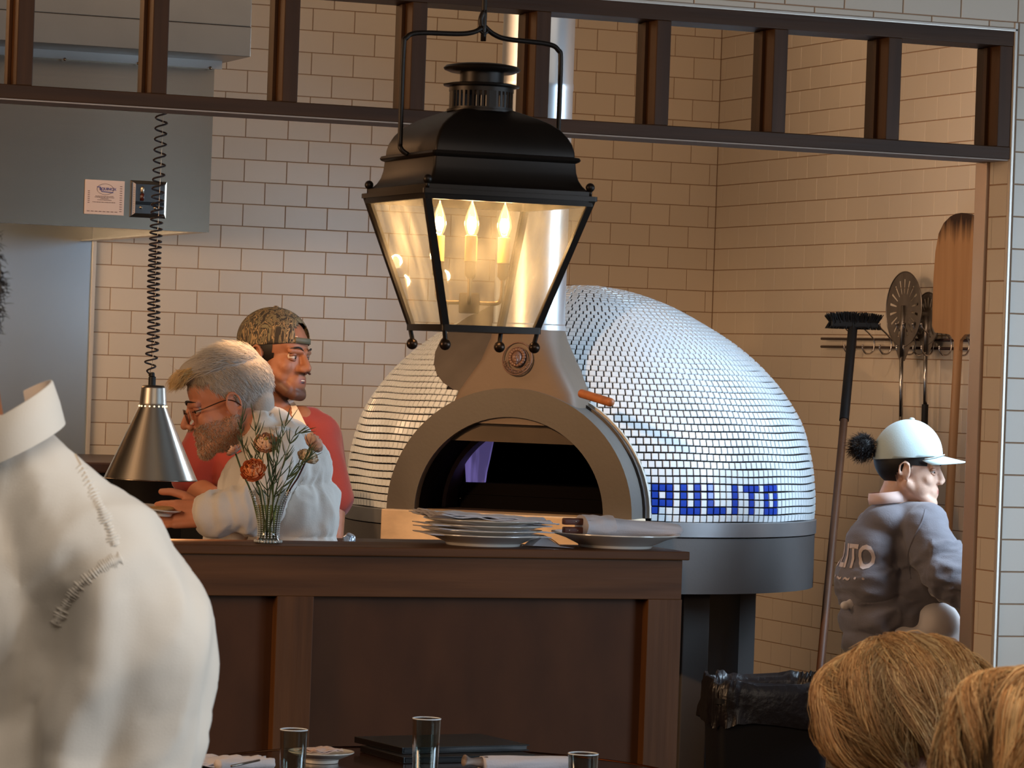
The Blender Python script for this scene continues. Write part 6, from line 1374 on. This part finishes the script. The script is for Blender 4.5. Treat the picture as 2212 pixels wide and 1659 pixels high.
def ranunculus(px, py, D_, r, m, label, nrm, stemx, stemm, kind='full', seed=0, heart=None):
    random.seed(100+seed); c = at(px, py, D=D_); b = VC+Vector((stemx[0], stemx[1], .012)); top = VC+Vector((stemx[0]*1.5+stemx[2]*.2, stemx[1]*1.5, .11)); t = empty('ranunculus', c, label, 'flower', 'ranunculus in the glass vase')
    n_ = Vector(nrm).normalized(); Hf = frame(c, n_) ; Hf = Hf @ Matrix.Rotation(-PI/2, 4, 'X')   # z along the flower's axis
    ax = (Hf.to_3x3() @ Vector((0, 0, 1))).normalized(); base = c-ax*r*.45
    obj('stem', MB().tube(spline([b, top, base+(top-base)*.45+Vector((0, 0, -.004)), base], 8), .0021, 8), stemm, t, smooth=True)
    layers = 8 if kind != 'bud' else 4; mb = MB()
    for L_ in range(layers):
        f = 1-L_/(layers+.6); npet = 9 if f > .5 else 6; R = r*f
        for k in range(npet):
            a = 2*PI*k/npet+L_*.7+random.uniform(-.15, .15); nu, nv = 7, 6; vs = []; fs = []; w = 2*PI/npet*1.05; lift = random.uniform(.9, 1.1); ruf = .06 if kind != 'shaggy' else .18
            for side in (0, 1):
                for i in range(nu+1):
                    for j in range(nv+1):
                        u = -1+2*i/nu; v_ = j/nv; th = .15+(1.30+.24*L_-.15)*v_*lift; rr = R*math.sin(min(th, PI*.86))*(1-.05*u*u*v_)+r*.012; aa = a+u*w/2*(1.0-.25*(v_-.5)**2*4*.6)
                        zz_ = -R*.60*math.cos(th)*1.0+r*.16*L_/layers; zz_ += ruf*r*noise.noise(Vector((u*2+k, v_*2, L_)))-.10*r*u*u*v_
                        rr += ruf*r*noise.noise(Vector((k, u*2, v_+L_))); vs.append((math.cos(aa)*(rr-side*.0006), math.sin(aa)*(rr-side*.0006), zz_))
            m_ = (nu+1)*(nv+1)
            for i in range(nu):
                for j in range(nv): q_ = i*(nv+1)+j; fs.append((q_, q_+1, q_+nv+2, q_+nv+1)); fs.append((m_+q_, m_+q_+nv+1, m_+q_+nv+2, m_+q_+1))
            if L_ < 3: mm = MB(); mm.add(vs, fs); obj('petal', mm, m, t, smooth=True, M=Hf)
            else: mb.add(vs, fs)
    if mb.v: obj('inner_petals', mb, m, t, smooth=True, M=Hf, kind='stuff')
    obj('heart', MB().ball((0, 0, r*.12), (r*.16, r*.16, r*.30), 14, 10), heart or m, t, smooth=True, M=Hf)
HRT = mat('olive_heart', hexc(170, 150, 80), .6); HRD = mat('brown_heart', hexc(150, 70, 36), .6)
ranunculus(575, 953, 7.80, .0300, PE[0], 'peach ranunculus with olive heart, highest one in the middle of the vase', (-.25, -.75, .75), (.004, -.004, 0), STEM, 'full', 1, HRT)
ranunculus(546, 1013, 7.74, .0300, PE[1], 'deep orange ranunculus low at the front of the vase', (-.45, -.8, .55), (-.010, -.006, -.05), STEM, 'full', 2, HRD)
ranunculus(681, 953, 7.86, .0270, PE[2], 'blush pink ranunculus seen from behind, farthest right of the bouquet', (.75, .2, .55), (.012, .002, .1), STEM, 'full', 3)
ranunculus(667, 982, 7.82, .0260, PE[3], 'cream ranunculus with ragged petals below the blush pink flower', (.25, -.35, .85), (.014, -.004, .1), PLUMS, 'shaggy', 4)
ranunculus(503, 969, 7.86, .0200, PE[2], 'small half-open pink ranunculus bud at the left of the bouquet', (-.55, .1, .75), (-.014, .004, -.1), STEM, 'bud', 5)
# feathery sprigs
spr = [((578, 1060), (556, 960), (548, 900), 'tallest'), ((566, 1060), (528, 980), (519, 905), 'left'), ((590, 1060), (606, 960), (617, 915), 'a'), ((596, 1060), (630, 950), (655, 935), 'b'), ((560, 1062), (552, 1020), (545, 985), 'c'), ((606, 1062), (640, 1010), (672, 985), 'd'), ((584, 1062), (590, 1000), (596, 955), 'e')]
SPL = ['needle-leaved sprig rising highest, tip above the peach flower', 'needle-leaved sprig leaning left past the orange flower, pale tip', 'needle-leaved sprig rising just right of the peach flower', 'needle-leaved sprig arching toward the blush pink flower', 'short needle-leaved sprig behind the orange flower', 'needle-leaved sprig leaning low under the cream flower', 'needle-leaved sprig standing straight at the centre of the vase']
for n, (a_, b_, c_, nm) in enumerate(spr):
    random.seed(60+n); D_ = 7.80+.02*math.sin(n*2); base = VC+Vector((random.uniform(-.014, .014), random.uniform(-.01, .01), .015)); P1, P2, P3 = at(*a_, D=D_), at(*b_, D=D_), at(*c_, D=D_)
    t = empty('leafy_sprig', P1, SPL[n], 'sprig', 'green sprigs in the vase'); line = spline([base, P1, P2, P3], 8)
    obj('stem', MB().tube(line, [.0014]*10+[.0009]*(len(line)-10), 6), STEM, t, smooth=True)
    for k in range(22):
        i_ = random.randint(7, len(line)-2); p = line[i_]; d = (line[i_+1]-line[i_]).normalized(); L_ = random.uniform(.022, .05); sd = Vector((random.uniform(-1, 1), random.uniform(-.5, .5), random.uniform(-.1, .5))).normalized()
        e = p+(d*.95+sd*.55).normalized()*L_; mid = (p+e)/2+sd*.002; obj('leaf', MB().tube(spline([p, mid, e], 3), [.0006, .0012, .0014, .0013, .0011, .0007, .0003], 4), LEAF, t, smooth=True)
random.seed(31)
# ================================================================ NEAR TABLE
TC = Vector((2.31, 6.08, .75)); TB = mat('dark_table_top', hexc(52, 28, 20), .18, var=.25, vscale=4, vstretch=(1, 4, 1), coat=.3)
tb_ = empty('round_table', (TC.x, TC.y, 0), 'dark round dining table with a copper rim at the bottom edge', 'table')
MTb = Matrix.Translation((TC.x, TC.y, 0))
obj('table_top', MB().lathe([(0, .722), (.455, .722), (.462, .728), (.462, .746), (.458, .75), (0, .75)], 96, MTb, cap=False), TB, tb_, smooth=True, angle=30)
obj('copper_rim', MB().lathe([(.4625, .724), (.468, .727), (.468, .750), (.4625, .752)], 96, MTb, cap=False), mat('copper_rim', hexc(176, 104, 60), .3, 1), tb_, smooth=True, angle=30)
obj('pedestal', MB().lathe([(.03, .03), (.03, .722)], 24, MTb), BLACK, tb_, smooth=True, angle=30); obj('foot', MB().lathe([(0, .001), (.25, .001), (.24, .02), (.04, .035)], 40, MTb), BLACK, tb_, smooth=True, angle=30)
def tumbler(px, ytop, w, h, label):
    c = at(px, ytop, Z=.75+h); r = w/2*(c-CAM).dot(FW)/7668; t = empty('tumbler', (c.x, c.y, .7505), label, 'glass', 'clear glasses on the near table')
    MT = Matrix.Translation((c.x, c.y, .7508))
    obj('glass_wall', MB().lathe([(r*.80, 0), (r*.86, .004), (r*.95, h*.6), (r, h), (r*.955, h), (r*.91, h*.6), (r*.82, .012)], 48, MT, cap=False), gmv, t, smooth=True, angle=50)
    obj('glass_base', MB().lathe([(0, .0), (r*.80, .0), (r*.86, .004), (r*.84, .012), (0, .011)], 40, MT, cap=False), gmv, t, smooth=True)
    obj('glass_rim', MB().tube([(c.x+r*.978*math.cos(a*PI/24), c.y+r*.978*math.sin(a*PI/24), .7508+h) for a in range(48)], .0011, 6, closed=True), mat('bright_rim_glass', (.9, .95, 1, 1), .05, spec=1) if 'bright_rim_glass' not in bpy.data.materials else bpy.data.materials['bright_rim_glass'], t, smooth=True)
tumbler(635, 1577, 60, .112, 'clear tumbler beside the small white plate on the near table')
tumbler(922, 1553, 62, .118, 'tall clear tumbler standing in front of the black menus')
tumbler(1260, 1629, 66, .085, 'clear tumbler at the end of the rolled napkin, cut by the bottom edge')
pl = at(694, 1622, Z=.772); t = empty('saucer', (pl.x, pl.y, .7505), 'small white plate with a folded paper on the near table', 'plate')
obj('plate_body', plate_mb(.062, .021, .52), PORC, t, smooth=True, angle=35, M=Matrix.Translation((pl.x, pl.y, .7508)))
o = obj('folded_paper', napkin_sheet(.075, .06, 4.2, .004, 2, .001), mat('pinkish_paper', hexc(216, 190, 178), .8), None, smooth=True, M=Matrix.Translation((pl.x-.006, pl.y, .772)) @ Matrix.Rotation(.5, 4, 'Z')); tag(o, 'pale pinkish folded paper lying on the small white plate', 'paper')
for i, (a_, b_) in enumerate((((820, 1640), (1128, 1634)), ((800, 1632), (1110, 1628)))):
    A, B = at(*a_, Z=.75), at(*b_, Z=.75); ctr = (A+B)/2; ang = math.atan2((B-A).y, (B-A).x); z0 = .7505+i*.0125
    t = empty('menu_folder', (ctr.x, ctr.y, z0), ('lower' if i == 0 else 'upper')+' of two black menu folders stacked at the far side of the table', 'menu', 'black menu folders')
    MM = Matrix.Translation((ctr.x+.006*i, ctr.y+.02, z0)) @ Matrix.Rotation(ang+.10*i, 4, 'Z'); w = .275; dd = .10
    obj('cover', MB().bbox((-w/2, -dd, 0), (w/2, dd, .0022), .0008, MM).bbox((-w/2, -dd, .0098), (w/2, dd, .012), .0008, MM), BLACK, t); obj('spine', MB().bbox((-w/2-.003, -dd, 0), (-w/2+.0005, dd, .012), .001, MM), BLACKG, t)
    obj('pages', MB().box((-w/2+.004, -dd+.004, .0024), (w/2-.004, dd-.004, .0096), M=MM), mat('black_sleeves', hexc(34, 36, 38), .25) if i == 0 else bpy.data.materials['black_sleeves'], t)
t = empty('cutlery_roll', at(1110, 1652, Z=.75), 'white rolled napkin with cutlery between the two right-hand glasses', 'napkin')
A, B = at(1040, 1652, Z=.766), at(1226, 1650, Z=.766)
obj('napkin_roll', roll(A, B, .016, .0145, .95, 7.7, LINEN, t), LINEN, t, smooth=True)
obj('napkin_tail', MB().tube(spline([A+Vector((.01, 0, .004)), A+Vector((-.018, -.002, .006)), A+Vector((-.036, -.004, .009))], 6), [.012, .012, .011, .010, .009, .008, .007, .007, .007, .008, .009, .010, .011], 12), mat('striped_napkin', hexc(190, 170, 158), .85, col2=hexc(80, 66, 60), vscale=14, vstretch=(.2, 1, 6)), t, smooth=True)
t = empty('folded_napkin', at(500, 1650, Z=.75), 'white folded napkin with a dark fork on the near table beside the shirt', 'napkin')
A = at(470, 1646, Z=.757); obj('napkin_cloth', napkin_sheet(.19, .10, 8.8, .010, 3, .002), LINEN, t, smooth=True, M=Matrix.Translation(A) @ Matrix.Rotation(-.2, 4, 'Z')); C_ = at(545, 1648, Z=.765)
obj('napkin_roll', roll(at(470, 1652, Z=.77), at(585, 1650, Z=.768), .011, .013, .8, 1.3, LINEN, t), LINEN, t, smooth=True)
obj('fork_handle', MB().tube([at(500, 1655, Z=.785), at(560, 1642, Z=.785)], .0022, 8), STEELD, t, smooth=True)
